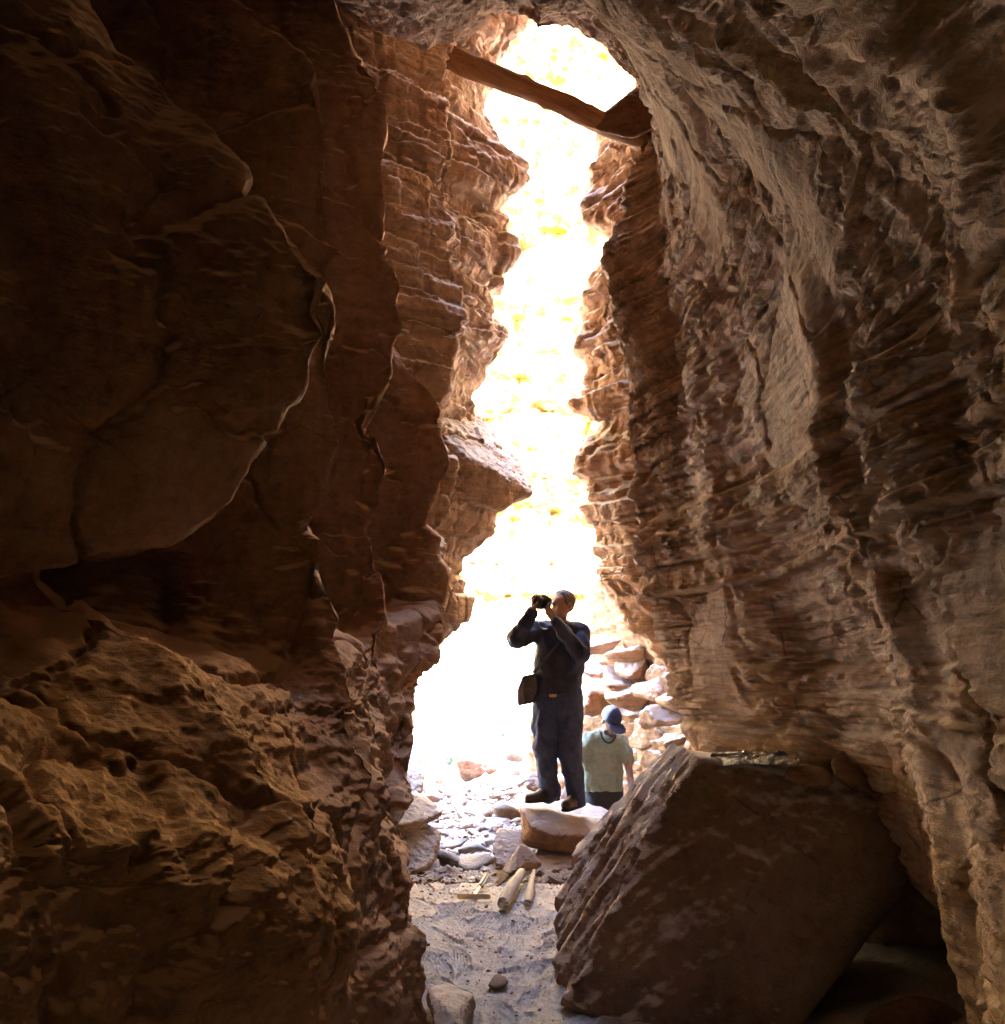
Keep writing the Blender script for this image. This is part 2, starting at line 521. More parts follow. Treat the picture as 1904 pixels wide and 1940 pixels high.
d += par(lambda p: 0.10 * (worley(p * V3(1.7, 1.7, 0.9) + 0.12 * fbm(p * 2, 2)[..., None] + 20, planar=True)[0] - .5), Pf, 2)
d += par(lambda p: 0.055 * (worley(p * V3(3.6, 3.6, 2.4) + 0.2 * fbm(p * 4, 2)[..., None] + 60, planar=True)[0] - .5), Pf) * (1 - .55 * bankm)
d += par(lambda p: 0.018 * (worley(p * V3(8, 8, 6) + 0.3 * fbm(p * 6, 2)[..., None] + 70, planar=True)[0] - .5), Pf) * (.6 - .3 * bankm)
d += par(lambda p: 0.016 * fbm(p * V3(5, 5, 12), 4, .6), Pf) * (0.6 + 0.8 * bankm)
d += par(lambda p: cracks(p, 1.3, .05, .04), Pf)
d += bankm * par(lambda p: 0.009 * ridged(p * V3(8, 8, 14), 4, .65) - .009 + 0.012 * strata(p, .24, 1.1, 8.0, .1) + 0.06 * (worley(p * V3(2.4, 2.0, 2.8) + .1 * fbm(p * 3, 2)[..., None] + 50, planar=True)[0] - .5) + 0.17 * (worley(p * V3(1.3, 1.0, 1.7) + .06 * fbm(p * 3, 2)[..., None] + 55, planar=True)[0] - .5), Pf)
A2 = A + N * d[..., None]
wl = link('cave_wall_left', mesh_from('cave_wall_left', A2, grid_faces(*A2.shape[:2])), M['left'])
tag(wl, 'dark smooth brown sandstone wall with scalloped ridges on the left', kind='structure')

def right_profile(Y, Xm, xlow, lip, xrec, rib=0.0, lean=1.0):
    zt = CAM_Z + max(Y, 1.2) * 0.713
    q = lambda t: CAM_Z + (zt - CAM_Z) * t
    m = xlow - Xm
    return xz(Y, [(Xm - 1.9 * lean, max(zt + 3, 8.5)), (Xm - 1.05 * lean, zt + .4), (Xm - .72 * lean, zt - .05), (Xm - .36 * lean, q(.80)), (Xm - .10 * lean, q(.62)), (Xm + .02 - rib, q(.45)),
        (Xm + .12 * m - rib, q(.28)), (Xm + .35 * m - rib, q(.10)), (Xm + .62 * m - rib, CAM_Z - .1), (Xm + .85 * m - rib * .7, lip + .25), (xlow, lip), (xlow + .2, lip - .1), (max(xrec, xlow + .25), lip - .2), (max(xrec, xlow + .3) + .1, .3), (max(xrec, xlow + .3) + .15, -.8)])
vr6 = [-2600, -250, 0, 100, 200, 300, 480, 700, 1000, 1200, 1350, 1420, 1470, 1600, 2600]
right_st = [right_profile(-5.5, 2.2, 2.3, .7, 3.0), right_profile(-1, 1.35, 1.45, .6, 2.6), right_profile(1.0, 1.10, 1.2, .3, 1.5), right_profile(1.9, 1.07, 1.17, .3, 1.5, .02), right_profile(2.35, 1.12, 1.30, .3, 1.6, 0),
    right_profile(2.75, 1.08, 1.38, .3, 1.65, .03), right_profile(3.05, 1.10, 1.48, .32, 1.75, .0), right_profile(3.25, 1.12, 1.55, .34, 1.8, .09), right_profile(3.45, 1.13, 1.62, .36, 1.85, .06), right_profile(3.7, 1.14, 1.72, .42, 1.95, -.02), right_profile(4.4, 1.15, 1.92, .5, 2.2, 0.0, .9),
    right_profile(4.9, 1.14, 1.88, .6, 2.25, 0.0, .8), right_profile(5.4, 1.09, 1.55, .9, 1.85, .03, .5), right_profile(5.9, 1.08, 1.32, .9, 1.5, 0, .2),
    uvs(6.7, list(zip([1000, 1080, 1150, 1200, 1240, 1190, 1140, 1180, 1195, 1235, 1290, 1340, 1370, 1380, 1400], vr6))),
    uvs(7.0, list(zip([1020, 1100, 1170, 1230, 1270, 1225, 1180, 1215, 1235, 1275, 1330, 1375, 1400, 1410, 1430], vr6))),
    uvs(8.2, list(zip([1200, 1250, 1300, 1330, 1350, 1360, 1360, 1380, 1400, 1410, 1420, 1430, 1440, 1450, 1470], vr6)))]
A = loft(right_st, 640, 640, [.05, .3] + [1] * 8 + [.6, .4, .4, .2], (1.6, 7.2), kblur=6, yblur=5)
N = grid_normals(A)
if N[..., 0].mean() > 0: N = -N
Pf = A.astype(np.float32)
Pa = Pf * V3(1, .42, 1)                                  # beds and flakes run along the wall
msk = sstep(-0.3, 0.2, par(lambda p: fbm(p * V3(.9, .6, 1.2) + 40, 3), Pf, 5) + 0.12 * sstep(2.6, 3.4, A[..., 2]) + 0.3 * sstep(4.6, 5.6, A[..., 1]))
d = par(lambda p: 0.045 * strata(p, 0.24, 0.7, 3.0), Pa) * (0.2 + 0.8 * msk)
d += par(lambda p: 0.034 * strata(p, 0.095, 0.35, 5.0, 0.06), Pa) * (.12 + .88 * msk)
d += par(lambda p: 0.016 * strata(p, 0.036, 0.2, 9.0, 0.03), Pa) * (.25 + .75 * msk)
d *= 0.3 + 0.7 * sstep(0.9, 1.5, A[..., 2] + 0.4 * sstep(4.2, 5.0, A[..., 1]))
d += par(lambda p: 0.022 * fbm(p * V3(1.3, .9, 0.9) + 11, 3), Pf, 4)
d += par(lambda p: 0.018 * (worley(p * V3(1.8, 1.1, 1.3) + 0.1 * fbm(p * 3, 2)[..., None] + 30, planar=True)[0] - .5), Pf, 2)
d += par(lambda p: 0.024 * (worley(p * V3(5, 2.2, 6) + 0.25 * fbm(p * 4, 2)[..., None] + 90, planar=True)[0] - .5), Pf) * msk
d += par(lambda p: 0.013 * ridged(p * V3(7, 3.5, 16) + 2, 5, .62), Pf) * (0.35 + 0.65 * msk)
d += par(lambda p: cracks(p * V3(1, .6, 1), 1.5, .04, .022, 7.), Pf)
A2 = A + N * d[..., None]
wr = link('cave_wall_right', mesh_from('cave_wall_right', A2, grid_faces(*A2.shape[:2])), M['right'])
tag(wr, 'tan bedded sandstone wall with ribs and pitted ledges on the right', kind='structure')

# outer stacks that frame the opening, under the open sky
vs1 = [-900, -300, 20, 60, 90, 150, 210, 270, 310, 345, 400, 420, 480, 520, 600, 640, 700, 760, 800, 840, 890, 935, 965, 1010, 1060, 1150, 1190, 1250, 1310, 1380, 1450, 1600, 1800]
L8 = [930, 960, 1005, 985, 960, 940, 930, 960, 998, 998, 937, 963, 973, 942, 945, 963, 925, 902, 905, 930, 975, 985, 945, 940, 882, 885, 850, 800, 778, 778, 735, 700, 680]
L63 = [860, 870, 880, 875, 868, 855, 850, 860, 862, 852, 850, 860, 868, 875, 880, 868, 850, 835, 825, 850, 868, 860, 850, 830, 820, 815, 800, 770, 760, 750, 720, 690, 680]
_m = np.convolve(np.pad(L8, 4, mode='edge'), np.ones(9) / 9, 'valid'); L8 = list(np.array(L8) + 0.25 * (np.array(L8) - _m))
ol_st = [uvs(6.5, [(600 if v < 900 else 690, v) for v in vs1]),
         uvs(6.8, [(735 if v < 900 else 745, v) for v in vs1]),
         uvs(7.2, list(zip(L63, vs1))),
         uvs(7.35, [(u - 10, v) for u, v in zip(L63, vs1)]),
         uvs(8.1, list(zip(L8, vs1))),
         uvs(8.4, [(u - 12, v) for u, v in zip(L8, vs1)]),
         uvs(8.7, [(u - 120, v) for u, v in zip(L8, vs1)]),
         uvs(9.3, [(100, v) for v in vs1])]
A = loft(ol_st, 300, 520, [.03, .3] + [1] * (len(vs1) - 3), (6.6, 8.6), kblur=1, yblur=2)
N = grid_normals(A)
if N[..., 0].mean() < 0: N = -N
Pf = A.astype(np.float32)
d = par(lambda p: 0.07 * strata(p, 0.30, 0.6, 7.0) + 0.035 * strata(p, 0.10, 0.3, 2.0, 0.04) + 0.02 * ridged(p * V3(4, 4, 7), 4) + 0.05 * fbm(p * 1.6, 3), Pf)
d -= 0.02
A2 = A + N * d[..., None]
ol = link('canyon_wall_left', mesh_from('canyon_wall_left', A2, grid_faces(*A2.shape[:2])), M['outer'])
tag(ol, 'bedded orange sandstone stack framing the left of the opening', kind='structure')

vs2 = [-900, -100, 160, 215, 290, 350, 390, 420, 460, 520, 600, 660, 700, 770, 785, 820, 860, 960, 1000, 1040, 1100, 1180, 1260, 1330, 1450, 1550, 1700]
R85 = [1300, 1250, 1225, 1150, 1137, 1117, 1094, 1100, 1148, 1122, 1102, 1088, 1105, 1094, 1138, 1130, 1107, 1112, 1130, 1127, 1135, 1185, 1255, 1290, 1310, 1320, 1330]
R11 = [1330, 1300, 1250, 1180, 1150, 1150, 1150, 1150, 1160, 1140, 1130, 1120, 1125, 1125, 1150, 1145, 1125, 1130, 1130, 1122, 1114, 1106, 1095, 1015, 1003, 1000, 1000]
_m = np.convolve(np.pad(R85, 3, mode='edge'), np.ones(7) / 7, 'valid'); R85 = list(np.array(R85) + 0.3 * (np.array(R85) - _m))
or_st = [uvs(6.8, [(1300 if v < 1150 else 1400, v) for v in vs2]),
         uvs(7.2, [(1200 if v < 1150 else 1370, v) for v in vs2]),
         uvs(8.0, list(zip(R85, vs2))),
         uvs(8.3, [(u + 6, v) for u, v in zip(R85, vs2)]),
         uvs(9.0, [(u + (170 if v < 1080 else 25), v) for u, v in zip(R85, vs2)]),
         uvs(10.8, [(u + (450 if v < 1080 else 0), v) for u, v in zip(R11, vs2)]),
         uvs(11.4, [(u + (650 if v < 1080 else 15), v) for u, v in zip(R11, vs2)]),
         uvs(13, [(1900, v) for v in vs2])]
A = loft(or_st, 300, 520, [.05, .4] + [1] * (len(vs2) - 3), (6.9, 11.6), kblur=1, yblur=2)
N = grid_normals(A)
if N[..., 0].mean() > 0: N = -N
Pf = A.astype(np.float32)
d = par(lambda p: 0.06 * strata(p, 0.28, 0.6, 9.0) + 0.035 * strata(p, 0.095, 0.3, 4.0, -0.04) + 0.02 * ridged(p * V3(4, 4, 7) + 4, 4) + 0.06 * fbm(p * 1.5 + 4, 3), Pf)
d -= 0.02
A2 = A + N * d[..., None]
orr = link('canyon_wall_right', mesh_from('canyon_wall_right', A2, grid_faces(*A2.shape[:2])), M['outer_r'])
tag(orr, 'bedded orange sandstone stack framing the right of the opening', kind='structure')

# roof with the arched lip
lip = np.array([(-900, -400), (300, -250), (600, -40), (700, 40), (800, 80), (860, 85), (895, 62), (930, 30), (985, 24), (1005, 35), (1020, 50), (1060, 48), (1105, 58), (1165, 96), (1180, 126), (1215, 165), (1290, 190), (1400, 150), (1700, -50), (2600, -300)], float)
lw = W(lip[:, 0], lip[:, 1], 6.5)
xs = np.concatenate([np.linspace(-6, -1.5, 20)[:-1], np.linspace(-1.5, 1.5, 330)[:-1], np.linspace(1.5, 6, 20)])
zl = np.interp(xs, lw[:, 0], lw[:, 2])
zl = np.maximum(zl, 4.3)
rows, ys = [], [-6, -3, 0, 2, 3.2, 4.2, 5.0, 5.6, 6.1, 6.45, 6.6, 6.72, 6.85, 7.0]
zz = []
for y in ys:
    if y <= 6.45:
        zz.append(1.6 + (zl - 1.6) * np.maximum(y, 4.2) / 6.5 * (1 + 0.05 * (6.5 - max(y, 4.2))) + (0.15 * (4.2 - y) if y < 4.2 else 0) * 0.3)
    else:
        k = {6.6: 0.05, 6.72: 0.35, 6.85: 1.2, 7.0: 3.5}[y]
        zz.append(zl + k)
zz = np.array(zz)
yn = np.concatenate([np.linspace(-6, 4, 20)[:-1], np.linspace(4, 6.45, 180)[:-1], np.linspace(6.45, 7.0, 50)])
Zr = resample_axis(zz, np.array(ys, float), yn, 0)
A = np.stack([np.broadcast_to(xs, Zr.shape), np.broadcast_to(yn[:, None], Zr.shape), Zr], -1)
N = grid_normals(A)
if N[..., 2].mean() > 0: N = -N
Pf = A.astype(np.float32)
d = par(lambda p: 0.06 * fbm(p * 1.5, 3) + 0.05 * (0.5 - worley(p * 5.5 + 0.5 * fbm(p * 3, 2)[..., None])[0]) + 0.03 * ridged(p * 6, 4) - 0.03, Pf)
A2 = A + N * d[..., None]
ro = link('cave_ceiling', mesh_from('cave_ceiling', A2, grid_faces(*A2.shape[:2])), M['roof'])
tag(ro, 'rough brown rock ceiling with an arched lip', kind='structure')

# the cliff the cave lies in: closes the cave above, behind and to the sides, and shades the ground outside
def rough_box(name, lo, hi, mat, amp=0.5, n=26):
    bm = bmesh.new()
    bmesh.ops.create_cube(bm, size=1)
    bmesh.ops.subdivide_edges(bm, edges=bm.edges[:], cuts=n, use_grid_fill=True)
    me = bpy.data.meshes.new(name)
    bm.to_mesh(me); bm.free()
    V = np.empty(len(me.vertices) * 3, np.float32); me.vertices.foreach_get('co', V); V = V.reshape(-1, 3)
    V = (V + .5) * (np.array(hi) - np.array(lo)) + np.array(lo)
    V = V + amp * np.stack([fbm(V * .25 + k * 9, 3) for k in range(3)], -1)
    me.vertices.foreach_set('co', V.astype(np.float32).ravel()); me.update()
    o = link(name, me, mat)
    return tag(o, kind='structure')
rough_box('cliff_top', (-45, -12, 7.6), (45, 6.6, 15), M['outer'], 0.45)
rough_box('cliff_side_left', (-45, -12, -3), (-4.2, 7.6, 7.9), M['outer'], 0.45)
rough_box('cliff_side_right', (4.2, -12, -3), (45, 7.6, 7.9), M['outer'], 0.45)
rough_box('cave_back_wall', (-5, -9, -2), (5, -4.6, 8.2), M['left'], 0.3)

# ------------------------------------------------------------------ ground and far canyon side
def ground_z(x, y):
    p = np.stack([x, y, np.zeros_like(x)], -1).astype(np.float32)
    z = 0.03 * fbm(p * 0.9, 3)
    out = sstep(7.4, 8.6, y)
    z = z + out * (0.10 * fbm(p * 0.8 + 5, 3) - 0.05)
    z = z - 0.5 * sstep(0.35, 0.8, x) * sstep(8.4, 9.0, y) * sstep(13, 11, y)
    z = z + sstep(14, 55, y) * (1.6 + 0.5 * fbm(p * 0.08, 3)) - 0.6 * sstep(12, 17, y) * sstep(30, 19, y)
    return z
gx = np.concatenate([np.linspace(-60, -6, 30)[:-1], np.linspace(-6, 7, 190)[:-1], np.linspace(7, 60, 30)])
gy = np.concatenate([np.linspace(-12, 7, 20)[:-1], np.linspace(7, 16, 200)[:-1], np.linspace(16, 64, 90)])
X, Y = np.meshgrid(gx, gy)
Z = ground_z(X, Y)
P = np.stack([X, Y, Z], -1).astype(np.float32)
wgt = sstep(7.5, 8.4, Y)
g1, g2, gc = worley(np.stack([X, Y, 0 * X], -1) * 2.6)
Z = Z + wgt * (0.10 * (gc - .5) * sstep(0.02, 0.2, g2 - g1) + 0.03 * fbm(P * 4, 3)) * np.where(Y > 16, 1.6, 1) - 0.03
g = link('canyon_ground', mesh_from('canyon_ground', np.stack([X, Y, Z], -1), grid_faces(*X.shape, flip=True)), M['rubble'])
tag(g, 'dusty rubble ground of the canyon outside', kind='structure')

# sand floor of the cave
sx = np.concatenate([np.linspace(-2.5, -0.75, 20)[:-1], np.linspace(-0.75, 0.6, 300)[:-1], np.linspace(0.6, 3.2, 110)])
sy = np.concatenate([np.linspace(-6, 4.3, 40)[:-1], np.linspace(4.3, 8.3, 460)])
X, Y = np.meshgrid(sx, sy)
Z = ground_z(X, np.minimum(Y, 7.2)) * .35
P = np.stack([X, Y, Z], -1).astype(np.float32)
Z = Z + 0.006 * fbm(P * 2.5, 3) + 0.007 * fbm(P * 9, 3) + 0.004 * fbm(P * 40, 2)
Z -= 0.16 * sstep(7.5, 8.3, Y + 0.5 * fbm(P * 1.6 + 2, 4))
D = np.zeros_like(Z)
Z += 0.25 * sstep(1.4, 2.6, X) * sstep(3.0, 5, Y)          # sand banked up under the right wall
rnd = np.random.default_rng(3)
for k in range(95):                                         # shoe prints with lugged soles
    cx, cy_ = rnd.uniform(-.55, .5), rnd.uniform(4.5, 7.3)
    a = rnd.normal(0, .5) + (math.pi if rnd.random() < .5 else 0)
    i0, i1 = np.searchsorted(sx, [cx - .2, cx + .2]); j0, j1 = np.searchsorted(sy, [cy_ - .2, cy_ + .2])
    xx, yy = X[j0:j1, i0:i1] - cx, Y[j0:j1, i0:i1] - cy_
    lx, ly = xx * math.cos(a) + yy * math.sin(a), -xx * math.sin(a) + yy * math.cos(a)
    half = 0.048 + 0.010 * np.sin((ly + .03) / .13 * 2)
    e = np.maximum(np.abs(lx) / half, np.abs(ly) / .145)
    ins = sstep(1.06, 0.94, np.sqrt((lx / half) ** 4 + (ly / .145) ** 4))
    kind = k % 3
    if kind == 0: lug = np.sin(ly * 240 + 1.2 * np.abs(lx) * 100)
    elif kind == 1: lug = np.maximum(np.sin(ly * 230), np.sin(lx * 260))
    else: lug = np.sin((ly + lx) * 190) * np.sin((ly - lx) * 190) * 1.3
    D[j0:j1, i0:i1] = D[j0:j1, i0:i1] * (1 - ins) - ins * (0.009 + 0.0066 * lug * (0.4 + 0.9 * rnd.random())) + 0.006 * sstep(1.5, 1.1, e) * sstep(0.9, 1.1, e) * (1 - ins)
Z += np.clip(D, -.03, .015) * (0.75 + 0.5 * fbm(P * 3.1 + 8, 2)) + 0.0025 * fbm(P * 75, 2)
for xe, sg in ((.28 + .09 * (Y - 5), 1), (-.37 - .05 * (Y - 5), -1)):      # sand piled against the boulder and the bank
    q_ = sg * (xe - X) + .05 * fbm(P * 5, 2)
    Z += 0.06 * sstep(.2, -.02, q_) * sstep(-.25, -.1, q_) * sstep(4.7, 5.0, Y) * sstep(6.6, 6.0, Y)
Z_SAND = Z
sf = link('sand_floor', mesh_from('sand_floor', np.stack([X, Y, Z], -1), grid_faces(*X.shape, flip=True)), M['sand'])
tag(sf, 'pale sand floor trampled with shoe prints', kind='structure')

# far canyon side, in full sun
fx = np.concatenate([np.linspace(-90, -9, 40)[:-1], np.linspace(-9, 12, 170)[:-1], np.linspace(12, 90, 40)])
fz = np.concatenate([np.linspace(-2, 42, 280)[:-1], np.linspace(42, 75, 30)])
X, Z = np.meshgrid(fx, fz)
Y = 52 + 0.12 * Z + 0 * X + 0.004 * X * X * 0
P = np.stack([X, Y, Z], -1).astype(np.float32)
dd = 2.0 * strata(P[..., [1, 0, 2]] * .12 , 0.5, 0.9, 1.0) + 1.2 * strata(P[..., [1, 0, 2]] * .35, 0.5, 0.7, 6.0) + 3.0 * fbm(P * .06, 3) + 0.5 * ridged(P * .5, 3)
Y = Y - dd * sstep(0, 6, Z) - 8 * sstep(8, -2, Z)
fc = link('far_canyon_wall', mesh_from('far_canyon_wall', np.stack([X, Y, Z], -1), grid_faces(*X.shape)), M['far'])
tag(fc, 'sunlit yellow sandstone canyon wall beyond the opening', kind='structure')


# ------------------------------------------------------------------ rocks
def hull_planes(pts):
    bm = bmesh.new()
    for p in pts: bm.verts.new(p)
    r = bmesh.ops.convex_hull(bm, input=bm.verts[:])
    bm.normal_update()
    c = np.mean(np.array(pts, float), 0)
    pl = []
    for f in bm.faces:
        n = np.array(f.normal); d = float(np.dot(n, np.array(f.verts[0].co)))
        if np.dot(n, c) > d: n, d = -n, -d
        pl.append((n, d))
    bm.free()
    return pl

def hull_rock(name, pts, mat, h=0.02, k=40.0, amp=0.02, freq=3.0, fine=0.006, seed=0.0, beds=.35, furrow=None):
    """weathered block: rounded convex hull, then uneven relief"""
    pts = np.asarray(pts, float)
    lo, hi = pts.min(0) - 4 * h, pts.max(0) + 4 * h
    ax = [np.arange(lo[i], hi[i] + h, h) for i in range(3)]
    G = np.stack(np.meshgrid(*ax, indexing='ij'), -1).astype(np.float32)
    acc = np.zeros(G.shape[:3], np.float32)
    for n, d in hull_planes(pts):
        acc += np.exp(np.clip(k * 2.2 * (G @ n.astype(np.float32) - d), -60, 40))
    fld = np.log(acc + 1e-12) / (k * 2.2)
    V, Q = surface_nets(fld, lo, h)
    N = vert_normals(V, Q)
    Pv = (V + seed).astype(np.float32)[None]
    dd = amp * (0.7 * fbm(Pv * freq, 3) + 1.3 * (worley(Pv * freq * 1.3 + 5, planar=True)[0] - .5)) + amp * beds * strata(Pv, .07, .3, seed) + fine * ridged(Pv * freq * 5, 4, .6)
    if furrow is not None: dd = dd + furrow(V, N)[None]
    V = V + N * dd[0][:, None]
    c = V.mean(0).copy(); c[2] = V[:, 2].min()
    me = mesh_from(name, V - c, Q)
    o = link(name, me, mat)
    o.location = c
    return o

_bases = []
def pebble_mesh(i, sub=3):
    bm = bmesh.new()
    bmesh.ops.create_icosphere(bm, subdivisions=sub, radius=1)
    me = bpy.data.meshes.new('stone')
    bm.to_mesh(me); bm.free()
    V = np.empty(len(me.vertices) * 3, np.float32); me.vertices.foreach_get('co', V); V = V.reshape(-1, 3)
    r_ = np.random.default_rng(100 + i)
    nn = r_.normal(size=(11, 3)); nn /= np.linalg.norm(nn, axis=1, keepdims=True)
    dd = r_.uniform(.55, .95, 11)
    t = np.min(np.where(V @ nn.T > 1e-3, dd / np.maximum(V @ nn.T, 1e-3), 9), axis=1)
    V = V * np.minimum(t, 1.15)[:, None]
    V = V * (1 + 0.10 * fbm(V * 2.3 + i * 5, 4))[:, None]
    V = V * np.array([1, .8, .55])
    me.vertices.foreach_set('co', V.astype(np.float32).ravel())
    me.polygons.foreach_set('use_smooth', np.full(len(me.polygons), sub > 1))
    me.update()
    return me

def stone(name, loc, size, rot, me, label, cat, group=None):
    o = bpy.data.objects.new(name, me); C.objects.link(o)
    o.location = loc; o.scale = size; o.rotation_euler = rot
    return tag(o, label, cat, group)

def FP(u, v, z=0.0):
    return W(u, v, floor_Y(v, z))
def c3(x, y): return ((1900 + x / 1.763) / 2.111, (2250 + y / 1.763) / 2.111)
def c4(x, y): return ((1400 + x / 1.497) / 2.111, (2800 + y / 1.497) / 2.111)
def c5(x, y): return ((2200 + x / 1.046) / 2.111, (2850 + y / 1.046) / 2.111)
def H(*a): return np.array([W(u, v, Y) for u, v, Y in a])

# jutting ledge and knobs of the left stack (dusty on top, with skylight painted into the colour)
for q, (nm, pts) in enumerate([
    ('rock_ledge', ((825, 740, 7.9), (905, 775, 8.3), (995, 885, 8.25), (895, 872, 7.45), (832, 812, 7.4), (1016, 935, 8.05), (945, 968, 7.75), (860, 935, 7.4), (940, 965, 8.35), (825, 900, 7.5), (800, 800, 8.2))),
    ('rock_ledge', ((800, 690, 7.5), (850, 685, 7.9), (925, 705, 8.3), (905, 745, 8.2), (840, 740, 7.4), (800, 720, 7.3), (850, 690, 8.4))),
    ('rock_knob', ((800, 1012, 6.75), (820, 1005, 6.95), (845, 1022, 6.95), (845, 1058, 6.8), (805, 1065, 6.65), (790, 1040, 6.7), (830, 1010, 7.2), (800, 1060, 7.1))),
    ('rock_knob', ((805, 1070, 6.7), (830, 1062, 6.8), (858, 1085, 6.85), (856, 1130, 6.75), (820, 1165, 6.6), (800, 1120, 6.55), (840, 1070, 7.1), (810, 1160, 7.0)))]):
    o = hull_rock(nm, H(*pts), M['outer'], 0.012, 50, 0.02, 3.2, 0.007, 260 + q * 11)
    o.parent = ol

# large boulder at the right
def furrows(V, N):
    m = sstep(0.15, 0.6, -N[:, 0]) * sstep(-.4, .3, N[:, 2])          # the raked flank that faces the passage
    P = (V * np.array([.9, 6.5, .9])).astype(np.float32)
    return m * (0.05 * ridged(P[None], 4, .55)[0] - 0.035)
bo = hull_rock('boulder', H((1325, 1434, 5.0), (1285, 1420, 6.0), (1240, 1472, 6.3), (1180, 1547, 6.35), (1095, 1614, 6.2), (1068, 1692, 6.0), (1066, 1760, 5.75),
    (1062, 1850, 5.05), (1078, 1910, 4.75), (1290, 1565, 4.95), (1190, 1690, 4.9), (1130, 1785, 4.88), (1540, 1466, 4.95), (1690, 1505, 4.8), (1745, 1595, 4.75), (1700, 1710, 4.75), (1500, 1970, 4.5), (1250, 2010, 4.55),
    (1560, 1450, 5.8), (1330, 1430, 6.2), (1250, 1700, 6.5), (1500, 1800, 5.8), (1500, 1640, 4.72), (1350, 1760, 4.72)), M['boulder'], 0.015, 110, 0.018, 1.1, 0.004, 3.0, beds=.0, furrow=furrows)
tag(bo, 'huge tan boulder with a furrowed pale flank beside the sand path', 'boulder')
o = hull_rock('stone', H((1572, 1440, 4.9), (1600, 1414, 4.95), (1650, 1428, 4.9), (1705, 1490, 4.8), (1690, 1515, 4.75), (1640, 1510, 4.7), (1580, 1470, 4.75), (1600, 1420, 5.15), (1690, 1490, 5.1), (1590, 1470, 5.1)), M['dark_rock'], 0.011, 60, 0.012, 4, 0.004, 9)
tag(o, 'dark loose block resting on the right end of the huge boulder', 'rock')
o = hull_rock('slab', H((1490, 1462, 4.8), (1530, 1448, 5.0), (1575, 1455, 5.0), (1580, 1490, 4.75), (1540, 1500, 4.7), (1480, 1478, 4.75), (1500, 1450, 5.2), (1570, 1458, 5.2)), M['dark_rock'], 0.009, 90, 0.01, 5, 0.003, 19)
tag(o, 'thin flat slab on top of the huge boulder beside the dark block', 'rock')

# dark stone at lower right, rocks in the recess under the right wall
o = hull_rock('stone', H((1620, 1925, 4.45), (1730, 1885, 4.5), (1790, 1900, 4.5), (1880, 1960, 4.4), (1650, 2000, 4.3), (1860, 2010, 4.3), (1740, 1900, 4.7), (1840, 1960, 4.7)), M['dark_rock'], 0.011, 60, 0.012, 4, 0.004, 29)
tag(o, 'dark angular stone half sunk in sand at the lower right corner', 'rock')
for q, (pts, lab) in enumerate([
    (((1690, 1720, 6.1), (1730, 1640, 6.2), (1790, 1660, 6.2), (1820, 1730, 6.0), (1760, 1770, 5.9), (1700, 1760, 5.9), (1750, 1660, 6.6), (1810, 1720, 6.6)), 'orange brown rock in the recess behind the huge boulder'),
    (((1780, 1700, 5.4), (1830, 1670, 5.5), (1900, 1740, 5.4), (1890, 1800, 5.2), (1800, 1790, 5.2), (1830, 1690, 5.8), (1900, 1760, 5.8)), 'shadowed rock at the foot of the right wall near the frame edge')]):
    o = hull_rock('rock', H(*pts), M['redrock'], 0.014, 45, 0.02, 3, 0.006, 40 + q * 7)
    tag(o, lab, 'rock')

# rock the photographer stands on, and the stones below it
MAN_Y = 8.1
st_top = 0.375
o = hull_rock('standing_rock', H((985, 1512, 8.5), (1000, 1500, 8.75), (1140, 1525, 8.7), (1175, 1548, 8.3), (1135, 1585, 7.75), (1060, 1592, 7.75), (1010, 1570, 7.8), (985, 1530, 8.0),
    (1165, 1565, 7.9), (1150, 1612, 7.82), (1060, 1618, 7.78), (992, 1596, 7.95), (995, 1600, 8.6), (1170, 1605, 8.6)) , M['redrock'], 0.014, 55, 0.016, 3.5, 0.005, 55)
tag(o, 'tan flat-topped rock the photographer stands on', 'rock')
STAND = o
o = hull_rock('rock', H((1000, 1640, 7.75), (1020, 1605, 7.95), (1120, 1600, 7.9), (1130, 1625, 7.75), (1090, 1648, 7.6), (1030, 1655, 7.6), (1040, 1600, 8.3), (1130, 1610, 8.3), (1020, 1660, 8.1)), M['redrock'], 0.012, 60, 0.014, 4, 0.005, 63)
tag(o, 'red brown rock wedged below the standing rock', 'rock')
o = hull_rock('rock', H((930, 1610, 7.8), (940, 1570, 8.0), (985, 1575, 8.1), (1005, 1610, 7.9), (985, 1640, 7.7), (940, 1650, 7.65), (960, 1575, 8.3), (1000, 1620, 8.2)), M['redrock'], 0.011, 60, 0.014, 4, 0.005, 71)
tag(o, 'dark hollowed rock at the sand edge left of the standing rock', 'rock')
o = hull_rock('rock', H((948, 1650, 7.55), (985, 1598, 7.65), (1005, 1608, 7.65), (998, 1630, 7.55), (965, 1660, 7.45), (990, 1602, 7.85), (960, 1655, 7.7), (1030, 1640, 7.6)), M['redrock'], 0.009, 80, 0.008, 6, 0.003, 77)
tag(o, 'pale slanting stone leaning at the sand edge', 'rock')
o = hull_rock('boulder', H((856, 1415, 13.6), (905, 1415, 13.7), (940, 1435, 13.6), (945, 1458, 13.4), (900, 1475, 13.3), (870, 1465, 13.3), (862, 1430, 13.4), (880, 1412, 14.2), (935, 1440, 14.2), (880, 1480, 14.1)), M['redrock'], 0.02, 40, 0.025, 2.4, 0.008, 85)
tag(o, 'lone orange boulder on the rubble in the opening', 'boulder')
